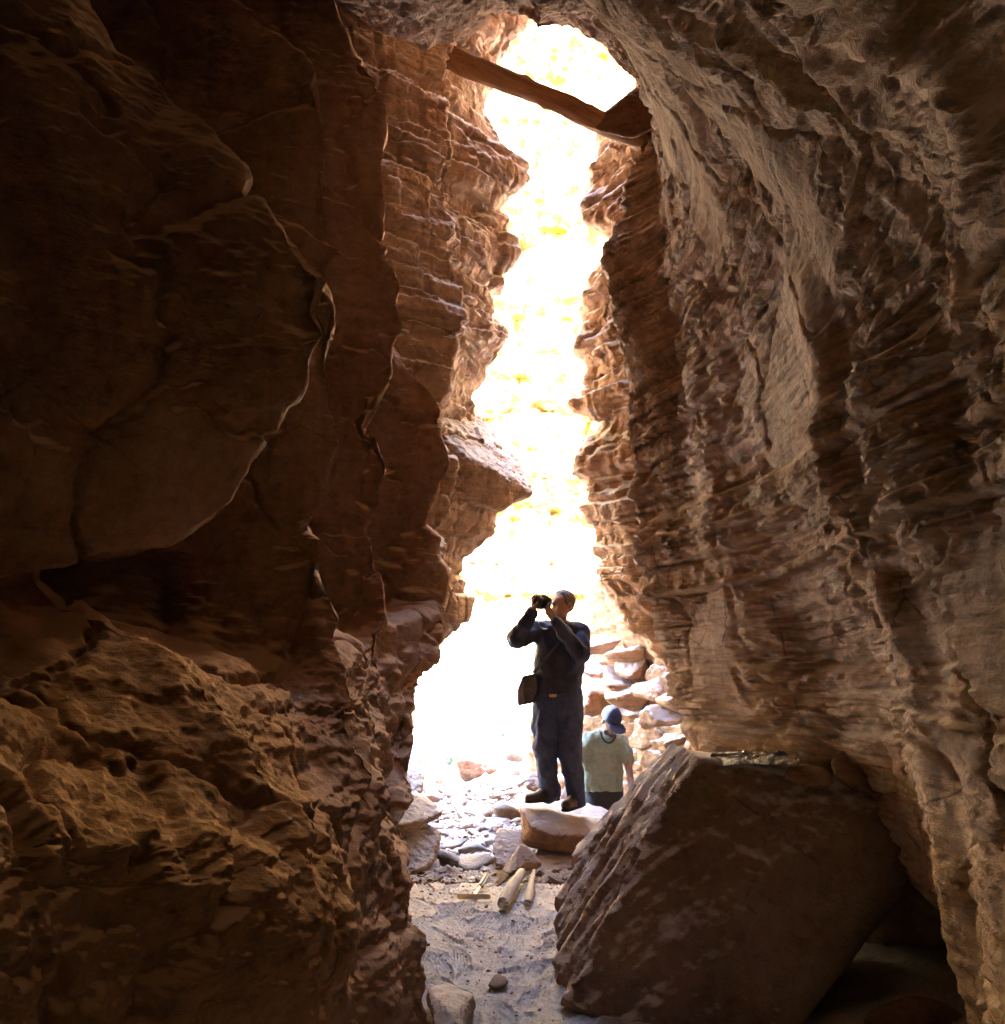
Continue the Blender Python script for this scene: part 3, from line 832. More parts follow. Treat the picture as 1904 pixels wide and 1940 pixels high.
for q, (pts, lab) in enumerate([
    (((940, 1492, 10.0), (1000, 1462, 10.3), (1012, 1470, 10.3), (1000, 1484, 10.0), (950, 1502, 9.9), (1000, 1464, 10.7), (950, 1490, 10.5)), 'long flat stone lying left of the photographer'),
    (((997, 1470, 9.6), (1022, 1462, 9.7), (1030, 1485, 9.6), (1015, 1502, 9.5), (995, 1495, 9.5), (1010, 1464, 10), (1030, 1490, 10)), 'squarish stone beside the photographer knees')]):
    o = hull_rock('stone', H(*pts), M['redrock'], 0.012, 60, 0.012, 4, 0.004, 90 + q * 5)
    tag(o, lab, 'rock')
for q, (pts, lab) in enumerate([
    (((742, 1530, 7.7), (770, 1500, 7.9), (820, 1520, 8.0), (842, 1540, 7.9), (800, 1560, 7.6), (760, 1575, 7.5), (740, 1560, 7.5), (790, 1505, 8.4), (835, 1545, 8.3), (760, 1590, 8.2)), 'layered ledge block by the left edge of the rubble'),
    (((745, 1600, 7.6), (790, 1560, 7.8), (835, 1575, 7.9), (820, 1640, 7.6), (780, 1660, 7.4), (740, 1655, 7.4), (800, 1560, 8.2), (830, 1620, 8.2), (760, 1660, 8.0)), 'tall tan block below the layered ledge at left'),
    (((735, 1470, 8.6), (760, 1450, 8.8), (795, 1462, 8.9), (800, 1500, 8.7), (760, 1520, 8.4), (738, 1510, 8.4), (770, 1452, 9.3), (800, 1500, 9.2)), 'weathered block at the foot of the left stack')]):
    o = hull_rock('rock', H(*pts), M['rubble'], 0.013, 55, 0.018, 3.5, 0.006, 110 + q * 9)
    tag(o, lab, 'rock')
# fallen blocks heaped at the foot of the right stack
rs = np.random.default_rng(12)
heap = [(1135, 1225, 9.8, .26), (1180, 1235, 9.5, .22), (1215, 1270, 9.5, .28), (1150, 1290, 9.6, .30), (1245, 1310, 9.0, .26), (1190, 1320, 9.5, .26), (1265, 1360, 8.8, .26), (1215, 1390, 9.6, .30), (1250, 1430, 9.5, .26), (1290, 1400, 8.3, .2), (1130, 1330, 9.9, .26), (1118, 1280, 10.4, .3), (1230, 1480, 9.7, .25), (1290, 1330, 8.6, .24), (1305, 1440, 8.4, .26), (1270, 1275, 9.2, .25)]
for q, (u, v, Yq, r) in enumerate(heap):
    c = W(u, v, Yq)
    n = rs.normal(size=(9, 3)); n /= np.abs(n).max(1, keepdims=True) ** .6 * np.linalg.norm(n, axis=1, keepdims=True) ** .4
    pts = c + n * np.array([1, 1, .55]) * r
    o = hull_rock('block', pts, M['outer_r'], 0.018, 45, 0.02, 3.5, 0.007, 150 + q * 3)
    tag(o, 'dusty orange block, %s from the top of the heap under the right stack' % (['first', 'second', 'third', 'fourth', 'fifth', 'sixth', 'seventh', 'eighth', 'ninth', 'tenth', 'eleventh', 'twelfth', 'thirteenth', 'fourteenth', 'fifteenth', 'lowest'][sorted(range(len(heap)), key=lambda t: heap[t][1] + t * .01).index(q)]), 'rock', 'blocks heaped under the right stack')

# rubble outside the opening
bases = [pebble_mesh(i) for i in range(9)]
for me in bases: me.materials.append(M['rubble'])
bases_r = [pebble_mesh(20 + i) for i in range(4)]
for me in bases_r: me.materials.append(M['redrock'])
ORD = ['first', 'second', 'third', 'fourth', 'fifth', 'sixth', 'seventh', 'eighth', 'ninth', 'tenth', 'eleventh', 'twelfth']
def gz(x, y): return ground_z(np.asarray(x, float), np.asarray(y, float))
rs = np.random.default_rng(21)
def scatter_stones(n, draw, name, meshes, per_row, where, group):
    """single stones, labelled row by row from the camera outwards and left to right"""
    L = []
    while len(L) < n:
        t = draw()
        if t is not None: L.append(t)
    L.sort(key=lambda t: t[1])
    rows = [sorted(L[k:k + per_row]) for k in range(0, n, per_row)]
    for ri, row in enumerate(rows):
        for ci, (x, y, r) in enumerate(row):
            red = rs.random() < .3
            ms = meshes[1] if red else meshes[0]
            size = 'large' if r > .22 else ('small' if r < .12 else 'middling')
            stone(name, (x, y, float(gz(x, y)) + r * .12), (r, r * rs.uniform(.7, 1.2), r * rs.uniform(.6, 1.1)), (rs.normal(0, .25), rs.normal(0, .25), rs.uniform(0, 6.28)), ms[rs.integers(len(ms))],
                  '%s %s stone, %s from left, %s row %s' % (size, 'red brown' if red else 'grey', ORD[ci], ORD[ri], where), 'rock', group)
def draw_near():
    y = 7.65 + 7.5 * rs.random() ** 1.5
    x = rs.uniform(-0.125 * y - .15, 0.07 * y + .1)
    if x > 0.1 and y < 9.0: return None
    return (x, y, float(np.clip(rs.lognormal(-2.15, .4), .08, .30)) * (0.8 + .03 * y))
scatter_stones(96, draw_near, 'rubble_stone', (bases, bases_r), 8, 'of rubble beyond sand', 'rubble stones outside the opening')
def draw_far():
    y = rs.uniform(16, 46)
    return (rs.uniform(-.12 * y, .1 * y), y, float(np.clip(rs.lognormal(-1.1, .5), .16, 1.0)))
scatter_stones(40, draw_far, 'sunlit_stone', (bases, bases_r), 8, 'on the sunlit canyon floor', 'stones on the sunlit canyon floor')
# small broken stones and gravel between them: one mass
b0 = pebble_mesh(50, 1)
bv = np.array([v.co for v in b0.vertices]); bf = np.array([p.vertices for p in b0.polygons])
n = 6500
y = 7.35 + 7.2 * rs.random(n) ** 1.6; x = rs.uniform(-1, 1, n) * (.1 * y + .12) - .03 * y
r = np.clip(rs.lognormal(-3.5, .55, n), .012, .09)
a = rs.uniform(0, 6.28, n); zz_ = gz(x, y)
rot = np.zeros((n, 3, 3)); rot[:, 0, 0] = np.cos(a); rot[:, 0, 1] = -np.sin(a); rot[:, 1, 0] = np.sin(a); rot[:, 1, 1] = np.cos(a); rot[:, 2, 2] = rs.uniform(.5, 1.2, n)
tl = rs.normal(0, .35, n); rot[:, 2, 0] = np.sin(tl)
GV = np.einsum('nij,vj->nvi', rot, bv) * r[:, None, None] + np.stack([x, y, zz_], -1)[:, None]
GF = bf[None] + (np.arange(n) * len(bv))[:, None, None]
n = 900
y = rs.uniform(4.5, 7.7, n); x = rs.uniform(-.55, .5, n); r = np.clip(rs.lognormal(-5.2, .5, n), .003, .022); a = rs.uniform(0, 6.28, n)
rot = rot[:n].copy(); rot[:, 0, 0] = np.cos(a); rot[:, 0, 1] = -np.sin(a); rot[:, 1, 0] = np.sin(a); rot[:, 1, 1] = np.cos(a)
sz = Z_SAND[np.clip(np.searchsorted(sy, y), 0, len(sy) - 1), np.clip(np.searchsorted(sx, x), 0, len(sx) - 1)]
SV = np.einsum('nij,vj->nvi', rot, bv) * r[:, None, None] + np.stack([x, y, sz + r * .2], -1)[:, None]
gt = link('grit', mesh_from('grit', SV.reshape(-1, 3), (bf[None] + (np.arange(n) * len(bv))[:, None, None]).reshape(-1, 3), False), M['rubble'])
tag(gt, 'grit and crumbs scattered over the trampled sand', kind='stuff')
gr = link('gravel', mesh_from('gravel', GV.reshape(-1, 3), GF.reshape(-1, 3), False), M['rubble'])
tag(gr, 'small broken stones and gravel of the rubble', kind='stuff')

# stones on the sand path
for u, v, r, lab, mm in [(941, 1868, .075, 'dark stone lying alone on the trampled sand', 'redrock'), (1000, 1640, .06, 'brown stone at the far end of the sand', 'redrock'),
                         (800, 1660, .07, 'small stone at the left end of the sand edge', 'redrock'), (840, 1655, .05, 'little flat stone on the sand edge below the rubble', 'redrock'),
                         (1060, 1650, .06, 'small stone below the standing rock on the sand', 'redrock')]:
    p = FP(u, v)
    stone('stone', (p[0], p[1], .02), (r, r * .8, r * .7), (0, 0, u), bases_r[int(u) % 4], lab, 'rock')
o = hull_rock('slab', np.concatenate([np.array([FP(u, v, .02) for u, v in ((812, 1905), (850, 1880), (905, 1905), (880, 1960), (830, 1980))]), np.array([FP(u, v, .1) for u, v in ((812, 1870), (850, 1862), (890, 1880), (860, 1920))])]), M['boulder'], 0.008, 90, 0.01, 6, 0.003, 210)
tag(o, 'pale flat slab on the sand against the left bank', 'rock')

# ------------------------------------------------------------------ wood, tools and litter
def wood_mat(name, a, b_, gs=1.0):
    m, nt, b = new_mat(name)
    v = vmap(nt, (14 * gs, 1.2 * gs, 14 * gs))
    n = noise_tex(nt, v, 3, 7, .7, .4)
    c = ramp(nt, n, [(.3, a), (.7, b_)])
    nt.links.new(c, b.inputs['Base Color']); b.inputs['Roughness'].default_value = .85
    bump(nt, b, [(n, .01, .9)])
    return m
M['log'] = wood_mat('weathered_beam_wood', (.26, .12, .05), (.54, .30, .15), .8)
M['grey_wood'] = wood_mat('bleached_wood', (.30, .285, .26), (.54, .52, .48))
M['dark_wood'] = wood_mat('dark_wood', (.05, .033, .022), (.13, .085, .05))

def tube(name, path, radii, mat, ns=20, rough=0.06, knots=(), parent=None, flat=1.0, seed=0.):
    """log along a path; kept in its own frame so that the grain runs along it (local Y)"""
    path = np.array(path, float); radii = np.array(radii, float)
    n = 90
    s_ = np.linspace(0, 1, len(path)); t = np.linspace(0, 1, n)
    Pp = np.stack([np.interp(t, s_, path[:, i]) for i in range(3)], -1)
    Pp = smooth_axis(Pp, 8, 0)
    rr = np.interp(t, s_, radii)
    o_ = path[0]; ydir = path[-1] - path[0]; L = np.linalg.norm(ydir); ydir /= L
    up = np.array([0, 0, 1.]); xd = np.cross(ydir, up); xd /= np.linalg.norm(xd); zd = np.cross(xd, ydir)
    Rm = np.stack([xd, ydir, zd], 1)
    Lp = (Pp - o_) @ Rm
    th = np.linspace(0, 2 * math.pi, ns * 2, endpoint=False)
    ring = np.stack([np.cos(th), 0 * th, np.sin(th) * flat], -1)
    V = Lp[:, None] + ring[None] * rr[:, None, None]
    d = rough * fbm((V * np.array([9, 2.0, 9]) + seed).astype(np.float32), 4)
    for kt, ka, kr in knots:
        d = d + kr * np.exp(-((t[:, None] - kt) / .025) ** 2 - (np.angle(np.exp(1j * (th[None] - ka))) / .45) ** 2)
    V = Lp[:, None] + ring[None] * (rr[:, None] * (1 + d))[..., None]
    V[0] += np.array([0, 1, 0]) * (0.03 * fbm((V[0] * 30).astype(np.float32), 2))[:, None]
    V[-1] += np.array([0, 1, 0]) * (0.05 * fbm((V[-1] * 30).astype(np.float32), 2))[:, None]
    m = ns * 2
    i = np.arange(n * m).reshape(n, m)
    q = np.stack([i[:-1], np.roll(i, -1, 1)[:-1], np.roll(i, -1, 1)[1:], i[1:]], -1).reshape(-1, 4)
    VV = np.concatenate([V.reshape(-1, 3), V[0].mean(0)[None], V[-1].mean(0)[None]])
    caps = [(n * m, (k + 1) % m, k, k) for k in range(m)] + [(n * m + 1, (n - 1) * m + k, (n - 1) * m + (k + 1) % m, (n - 1) * m + (k + 1) % m) for k in range(m)]
    bmv = bpy.data.meshes.new(name)
    faces = [tuple(int(a) for a in f) for f in q] + [tuple(int(a) for a in f[:3]) for f in caps]
    bmv.from_pydata([tuple(p) for p in VV], [], faces)
    bmv.polygons.foreach_set('use_smooth', np.array([True] * len(q) + [False] * len(caps)))
    bmv.update()
    o = link(name, bmv, mat, parent)
    from mathutils import Matrix
    mw = Matrix([[*Rm[0], o_[0]], [*Rm[1], o_[1]], [*Rm[2], o_[2]], [0, 0, 0, 1]])
    o.matrix_world = mw
    return o

LY = 6.35
o = tube('beam_log', [W(845, 105, LY + .1), W(900, 128, LY), W(980, 160, LY), W(1060, 195, LY), W(1130, 228, LY), W(1245, 280, LY + .15)], [.078, .078, .074, .070, .070, .072], M['log'], 22, .22, [(.42, 1.4, .25), (.55, 4.6, .22), (.75, 1.6, .15)])
tag(o, 'weathered log wedged across the top of the opening', 'log')
o = hull_rock('chockstone', H((1148, 212, 6.3), (1205, 168, 6.35), (1260, 185, 6.45), (1305, 212, 6.4), (1250, 240, 6.2), (1195, 262, 6.2), (1135, 250, 6.3), (1118, 235, 6.4), (1200, 170, 6.8), (1290, 215, 6.8), (1130, 245, 6.8), (1200, 262, 6.7)), M['redrock'], 0.013, 70, 0.012, 4, 0.003, 230)
tag(o, 'wedged chockstone under the right end of the overhead log', 'rock')

p0, p1 = FP(*c4(912, 1222), .06), FP(*c4(1030, 1030), .07)
o = tube('driftwood_log', [p0, p0 * .5 + p1 * .5 + (0, 0, .01), p1], [.036, .041, .033], M['grey_wood'], 14, .28, [(.3, 1.6, .2)], seed=3)
tag(o, 'bleached thick wood log lying on the sand', 'log')
p0, p1 = FP(*c4(1058, 1215), .04), FP(*c4(1106, 1005), .06)
o = tube('driftwood_stick', [p0, p0 * .7 + p1 * .3, p1], [.024, .028, .008], M['grey_wood'], 12, .35, [], seed=9, flat=.7)
tag(o, 'thin pointed bleached wood piece beside the thick log', 'stick')
o = hull_rock('wood_chunk', H((*c4(862, 1110), 7.3), (*c4(880, 1020), 7.5), (*c4(970, 1035), 7.5), (*c4(930, 1090), 7.25), (*c4(870, 1140), 7.15), (*c4(950, 1030), 7.7), (*c4(880, 1050), 7.6)), M['dark_wood'], 0.008, 110, 0.008, 8, 0.003, 240)
tag(o, 'angular dark wood chunk beside the bleached log', 'wood')

def solid(name, boxes, mat, parent=None, bevel=.004):
    bm = bmesh.new()
    for lo, hi in boxes:
        r = bmesh.ops.create_cube(bm, size=1)
        for v in r['verts']:
            v.co = Vector([lo[i] + (v.co[i] + .5) * (hi[i] - lo[i]) for i in range(3)])
    bmesh.ops.bevel(bm, geom=bm.edges[:], offset=bevel, segments=2, affect='EDGES', clamp_overlap=True)
    me = bpy.data.meshes.new(name); bm.to_mesh(me); bm.free()
    return link(name, me, mat, parent)

def plain(name, col, rough=.6, metal=0., spec=.4, nz=30, var=.25, bd=.003):
    m, nt, b = new_mat(name)
    n = noise_tex(nt, vmap(nt), nz, 5, .6)
    c = ramp(nt, n, [(.3, tuple(x * (1 - var) for x in col)), (.7, tuple(min(1, x * (1 + var)) for x in col))])
    nt.links.new(c, b.inputs['Base Color'])
    b.inputs['Roughness'].default_value = rough; b.inputs['Metallic'].default_value = metal; b.inputs['Specular IOR Level'].default_value = spec
    bump(nt, b, [(n, bd, .6)])
    return m
M['steel'] = plain('worn_steel', (.45, .42, .38), .45, .8)
M['paint'] = plain('worn_pale_wood_head', (.5, .42, .30), .7)
M['grip'] = plain('blue_grey_grip', (.10, .15, .26), .55)
M['rod'] = plain('dark_stick', (.06, .045, .035), .6)

hp = FP(*c4(742, 1203))
pick = bpy.data.objects.new('pick_hammer', None); C.objects.link(pick); pick.location = (hp[0], hp[1], .012)
tag(pick, 'geology pick with blue grey grip lying on the sand', 'pick')
solid('head', [((-.11, -.012, 0), (.11, .014, .034))], M['paint'], pick, .006)
hd = FP(*c4(822, 1108)) - hp; ang = -math.atan2(hd[0], hd[1]); Lh = float(np.hypot(hd[0], hd[1]))
nk = solid('neck', [((-.009, .0, .008), (.009, Lh * .45, .024))], M['steel'], pick, .004); nk.rotation_euler = (.10, 0, ang)
gp = solid('grip', [((-.019, Lh * .42, -.004), (.019, Lh, .034))], M['grip'], pick, .012); gp.rotation_euler = (.10, 0, ang)

a, b_ = W(*c5(674, 188), 5.05), W(*c5(972, 184), 5.15)
o = tube('stick', [a, (a + b_) / 2, b_], [.02, .021, .019], M['rod'], 10, .08)
tag(o, 'short dark straight stick on top of the huge boulder', 'stick')
# crumpled clear plastic sheet under the stick
m, nt, b = new_mat('clear_plastic')
b.inputs['Base Color'].default_value = (.75, .75, .75, 1); b.inputs['Roughness'].default_value = .12; b.inputs['Transmission Weight'].default_value = .75; b.inputs['IOR'].default_value = 1.3
b.inputs['Specular IOR Level'].default_value = .6
pn = noise_tex(nt, vmap(nt), 30, 4, .6); bump(nt, b, [(pn, .01, .8)])
M['plastic'] = m
pc = W(*c5(860, 206), 5.0) + (0, 0, .02)
gx_, gy_ = np.meshgrid(np.linspace(-.2, .2, 70), np.linspace(-.16, .14, 50))
e = 1 - sstep(.75, 1.05, (gx_ / .2) ** 2 + (gy_ / .15) ** 2)
cz = .018 * np.abs(fbm(np.stack([gx_ * 16, gy_ * 16, 0 * gx_ + 3], -1), 4)) * 1.4 + .012
V = np.stack([gx_ * (1 - .12 * np.abs(np.sin(gy_ * 40))), gy_, cz - .02 + .1 * gy_], -1)
o = link('plastic_sheet', mesh_from('plastic_sheet', V, grid_faces(50, 70)), M['plastic'])
sm = o.modifiers.new('thickness', 'SOLIDIFY'); sm.thickness = .002
o.location = pc
tag(o, 'crumpled clear plastic sheet glinting on top of the huge boulder', 'plastic sheet')


# ------------------------------------------------------------------ people
class Sdf:
    """smooth union of tapered limbs, kept on a grid"""
    def __init__(self, lo, hi, h):
        self.lo, self.h = np.array(lo, float), h
        self.n = np.ceil((np.array(hi) - self.lo) / h).astype(int) + 1
        self.f = np.full(self.n, .2, np.float32)
    def _box(self, mn, mx):
        a = np.clip(np.floor((mn - self.lo) / self.h).astype(int), 0, self.n)
        b = np.clip(np.ceil((mx - self.lo) / self.h).astype(int) + 1, 0, self.n)
        sl = tuple(slice(a[i], b[i]) for i in range(3))
        ax = [self.lo[i] + self.h * np.arange(a[i], b[i]) for i in range(3)]
        return sl, np.stack(np.meshgrid(*ax, indexing='ij'), -1).astype(np.float32)
    def _join(self, sl, d, k):
        o = self.f[sl]
        hh = np.clip(.5 + .5 * (o - d) / k, 0, 1)
        self.f[sl] = o * (1 - hh) + d * hh - k * hh * (1 - hh)
    def limb(self, a, b, ra, rb, k=.03):
        a, b = np.array(a, float), np.array(b, float); m = max(ra, rb) + .12
        sl, G = self._box(np.minimum(a, b) - m, np.maximum(a, b) + m)
        if G.size == 0: return
        ba = (b - a).astype(np.float32); pa = G - a.astype(np.float32)
        t = np.clip(pa @ ba / max(float(ba @ ba), 1e-9), 0, 1)
        d = np.linalg.norm(pa - t[..., None] * ba, axis=-1) - (ra + (rb - ra) * t)
        self._join(sl, d, k)
    def chain(self, pts, rad, k=.03):
        for i in range(len(pts) - 1): self.limb(pts[i], pts[i + 1], rad[i], rad[i + 1], k)
    def ball(self, c, r, k=.03, rot=None):
        c = np.array(c, float); r = np.array(r, float) * np.ones(3)
        sl, G = self._box(c - r.max() - .12, c + r.max() + .12)
        if G.size == 0: return
        q = G - c.astype(np.float32)
        if rot is not None: q = q @ np.asarray(rot, np.float32)
        l = np.linalg.norm(q / r, axis=-1)
        self._join(sl, (l - 1) * r.min() * (1 + 0 * l), k)
    def cut(self, p, n):
        """keep the side the normal points away from"""
        ax = [self.lo[i] + self.h * np.arange(self.n[i]) for i in range(3)]
        G = np.stack(np.meshgrid(*ax, indexing='ij'), -1).astype(np.float32)
        self.f = np.maximum(self.f, (G - np.array(p, np.float32)) @ np.array(n, np.float32))
    def build(self, name, mat, parent, amp=0.0, freq=9.0, base=(0, 0, 0), fold=None):
        V, Q = surface_nets(self.f, self.lo, self.h)
        N = vert_normals(V, Q)
        if amp:
            P = V.astype(np.float32)[None]
            d = amp * (fbm(P * np.array([freq, freq, freq * .6], np.float32), 3)[0] + .6 * ridged(P * np.array([freq, freq, freq], np.float32) * .8 + 3, 2)[0] - .5)
            V = V + N * d[:, None]
        return link(name, mesh_from(name, V - np.array(base), Q), mat, parent)

M['skin'] = plain('skin', (.22, .115, .08), .55, var=.08, bd=.001)
M['jacket'] = plain('black_navy_jacket', (.014, .016, .036), .75, var=.3, bd=.004)
M['jeans'] = plain('navy_trousers', (.03, .042, .095), .85, var=.3, bd=.004)
M['shoe'] = plain('brown_leather_shoe', (.045, .028, .02), .6)
M['hair'] = plain('grey_hair', (.07, .065, .06), .7, nz=90, var=.6, bd=.01)
M['black'] = plain('black_plastic', (.015, .015, .016), .4)
M['glass'] = plain('lens_glass', (.01, .01, .015), .08, spec=.8, var=.0, bd=0.0001)
M['shirt'] = plain('sage_green_shirt', (.21, .24, .175), .9, var=.15, bd=.004)
M['pants2'] = plain('black_trousers', (.015, .015, .018), .8)
M['cap_navy'] = plain('navy_cap', (.014, .018, .045), .8)
M['cap_grey'] = plain('grey_cap_cloth', (.22, .25, .30), .85)
M['bag'] = plain('dark_grey_bag', (.05, .043, .042), .8)
M['sole'] = plain('dark_sole', (.02, .018, .016), .8)
M['buckle'] = plain('buckle', (.5, .35, .2), .4, .6)

def hand(S, wrist, dirv, palm_n, side, curl, r=.0085, k=.008):
    """palm, four unequal bent fingers and a thumb leaving the side of the palm"""
    d = np.array(dirv, float); d /= np.linalg.norm(d)
    n = np.array(palm_n, float); n -= d * (n @ d); n /= np.linalg.norm(n)
    x = np.cross(d, n) * side
    w = np.array(wrist, float)
    for i in range(4):
        o = (i - 1.5) * .019
        S.limb(w + x * o * .6 + d * .01, w + x * o + d * .085, .016, .0125, .012)
        L = (.066, .078, .072, .056)[i]
        kn = w + x * o + d * .088
        c1 = curl; m1 = kn + (d * math.cos(c1) + n * math.sin(c1)) * L * .5
        c2 = curl * 2.1; m2 = m1 + (d * math.cos(c2) + n * math.sin(c2)) * L * .3
        c3_ = curl * 2.9; m3 = m2 + (d * math.cos(c3_) + n * math.sin(c3_)) * L * .25
        S.chain([kn, m1, m2, m3], [.0105, r, r * .92, r * .8], k)
    tb = w + x * -.026 + d * .028 + n * .006
    t1 = tb + (d * .55 - x * .6 + n * .5) * .045
    t2 = t1 + (d * .8 - x * .1 + n * .6) * .032
    S.chain([w + d * .01 - x * .012, tb, t1, t2], [.016, .0135, .011, .009], k)

def head(S, c, fwd, up, r=1.0):
    """skull, jaw, nose, brow, ears; eyes at half height"""
    f = np.array(fwd, float); f /= np.linalg.norm(f)
    u = np.array(up, float); u -= f * (u @ f); u /= np.linalg.norm(u)
    x = np.cross(f, u)
    Rm = np.stack([x, f, u], 1)
    c = np.array(c, float)
    at = lambda a, b, d: c + (x * a + f * b + u * d) * r
    S.ball(at(0, -.012, .03), np.array([.074, .094, .088]) * r, .02, Rm)
    S.ball(at(0, .02, -.045), np.array([.056, .07, .068]) * r, .03, Rm)
    S.limb(at(0, .066, -.092), at(0, .058, -.095), .022 * r, .022 * r, .03)      # chin
    S.limb(at(0, .088, .01), at(0, .108, -.03), .009 * r, .014 * r, .012)          # nose
    S.limb(at(-.03, .078, .022), at(.03, .078, .022), .012 * r, .012 * r, .012)    # brow
    S.limb(at(-.018, .088, -.062), at(.018, .088, -.062), .007 * r, .007 * r, .008) # lips
    for s_ in (-1, 1):
        S.ball(at(s_ * .078, -.01, -.01), np.array([.009, .02, .032]) * r, .008, Rm)
    return at, Rm

# --- photographer on the rock -------------------------------------------------
def P3(x, y, dY=0.0): return W(*c3(x, y), MAN_Y + dY)
base1 = P3(590, 1700)
man = bpy.data.objects.new('person', None); C.objects.link(man); man.location = base1
tag(man, 'person in dark jacket standing on the rock, aiming a camera upward', 'person')
lo, hi = P3(200, 1790) - (0, .75, .05), P3(860, 150) + (0, .45, .05)
hd_c = P3(612, 298, -.02)
look = np.array([-.62, -.72, .30])
shL, shR = P3(440, 478, .02), P3(735, 490, .02)
elL, haL = P3(285, 540, -.12), P3(412, 345, -.27)
elR, haR = P3(748, 650, -.16), P3(560, 405, -.27)
hipL, hipR = P3(500, 980), P3(665, 980)
knL, anL = P3(492, 1300, -.03), P3(522, 1590, .02)
knR, anR = P3(672, 1340, -.05), P3(712, 1640, -.06)
S = Sdf(lo, hi, .0085)
at1, Rh = head(S, hd_c, look, (0, 0, 1), 1.06)
S.limb(P3(605, 350, .02), P3(598, 450, .04), .052, .06, .03)
S.chain([P3(540, 520, .03), P3(550, 700, .03), P3(545, 900, .02)], [.08, .085, .08], .05)
S.chain([P3(650, 520, .03), P3(640, 700, .03), P3(630, 900, .02)], [.08, .085, .08], .05)
S.limb(shL, shR, .06, .06, .04)
S.chain([shL, elL, haL], [.052, .042, .028], .02)
S.chain([shR, elR, haR], [.052, .042, .028], .02)
S.chain([hipL, knL, anL], [.07, .05, .032], .03)
S.chain([hipR, knR, anR], [.07, .05, .032], .03)
S.limb(anL, P3(490, 1655, -.01), .03, .02, .01); S.limb(anR, P3(690, 1706, -.08), .03, .018, .01)
hand(S, haL, (.05, -.1, 1), (.8, -.3, .1), 1, .55)
hand(S, haR, (-.55, -.2, .8), (-.2, -.5, .8), -1, .45)
body1 = S.build('body', M['skin'], man, base=base1)
S = Sdf(lo, hi, .0105)       # jacket
S.chain([P3(530, 520, .03), P3(535, 700, .03), P3(520, 960, .02)], [.118, .135, .135], .05)
S.chain([P3(655, 520, .03), P3(650, 700, .03), P3(635, 960, .02)], [.118, .135, .135], .05)
S.limb(shL, shR, .078, .078, .05)
S.limb(P3(600, 440, .03), P3(600, 415, .03), .074, .066, .03)        # collar
S.cut(P3(600, 408, 0), (0.0, -.5, .86))
mL, mR = shL * .45 + elL * .55, shR * .45 + elR * .55
S.chain([shL, mL, elL, elL * .4 + haL * .6, elL * .04 + haL * .96], [.083, .076, .068, .056, .046], .03)
S.chain([shR, mR, elR, elR * .4 + haR * .6, elR * .04 + haR * .96], [.083, .078, .070, .058, .046], .03)
S.cut(P3(600, 925), (0, 0, -1))
S.build('jacket', M['jacket'], man, .014, 9, base1)
S = Sdf(lo, hi, .0105)       # trousers
S.chain([P3(530, 860, .02), P3(510, 1010, .02), P3(492, 1150), knL, P3(505, 1450), P3(528, 1630, .03)], [.12, .118, .102, .092, .080, .074], .035)
S.chain([P3(640, 860, .02), P3(655, 1010, .02), P3(668, 1150), knR, P3(690, 1480, -.04), P3(716, 1690, -.03)], [.12, .118, .100, .090, .080, .076], .035)
S.cut(P3(590, 880), (0, 0, 1)); S.cut(P3(590, 1715), (0, 0, -1))
S.build('trousers', M['jeans'], man, .016, 8, base1)
for (heel, toe) in ((P3(560, 1635, .05), P3(385, 1660, -.07)), (P3(725, 1690, .02), P3(640, 1712, -.2))):
    S = Sdf(np.minimum(heel, toe) - .12, np.maximum(heel, toe) + .14, .008)
    S.limb(heel, toe, .05, .04, .02); S.limb(heel + (0, 0, .055), heel * .55 + toe * .45 + (0, 0, .022), .052, .046, .03)
    S.cut(heel * .5 + toe * .5 - (0, 0, .034), (0, 0, -1))
    sh = S.build('shoe', M['shoe'], man, .003, 16, base1)
    S = Sdf(np.minimum(heel, toe) - .12, np.maximum(heel, toe) + .1, .008)
    S.limb(heel - (0, 0, .02), toe - (0, 0, .02), .05, .042, .02)
    zc = (heel[2] + toe[2]) / 2
    S.cut((0, 0, zc - .042), (0, 0, -1)); S.cut((0, 0, zc - .022), (0, 0, 1))
    S.build('sole', M['sole'], sh, 0, 1, base1)
S = Sdf(hd_c - .17, hd_c + .2, .007)     # short grey hair
S.ball(at1(0, -.018, .036), np.array([.087, .105, .099]), .02, Rh)
S.cut(at1(0, .058, .045), Rh @ np.array([0, .9, -.43])); S.cut(at1(0, -.02, -.05), Rh @ np.array([0, .25, -.97]))
S.build('hair', M['hair'], man, .006, 26, base1)
bk = solid('belt_buckle', [((-.03, -.005, -.012), (.03, .005, .012))], M['buckle'], man)
bk.location = P3(548, 938, -.14) - base1

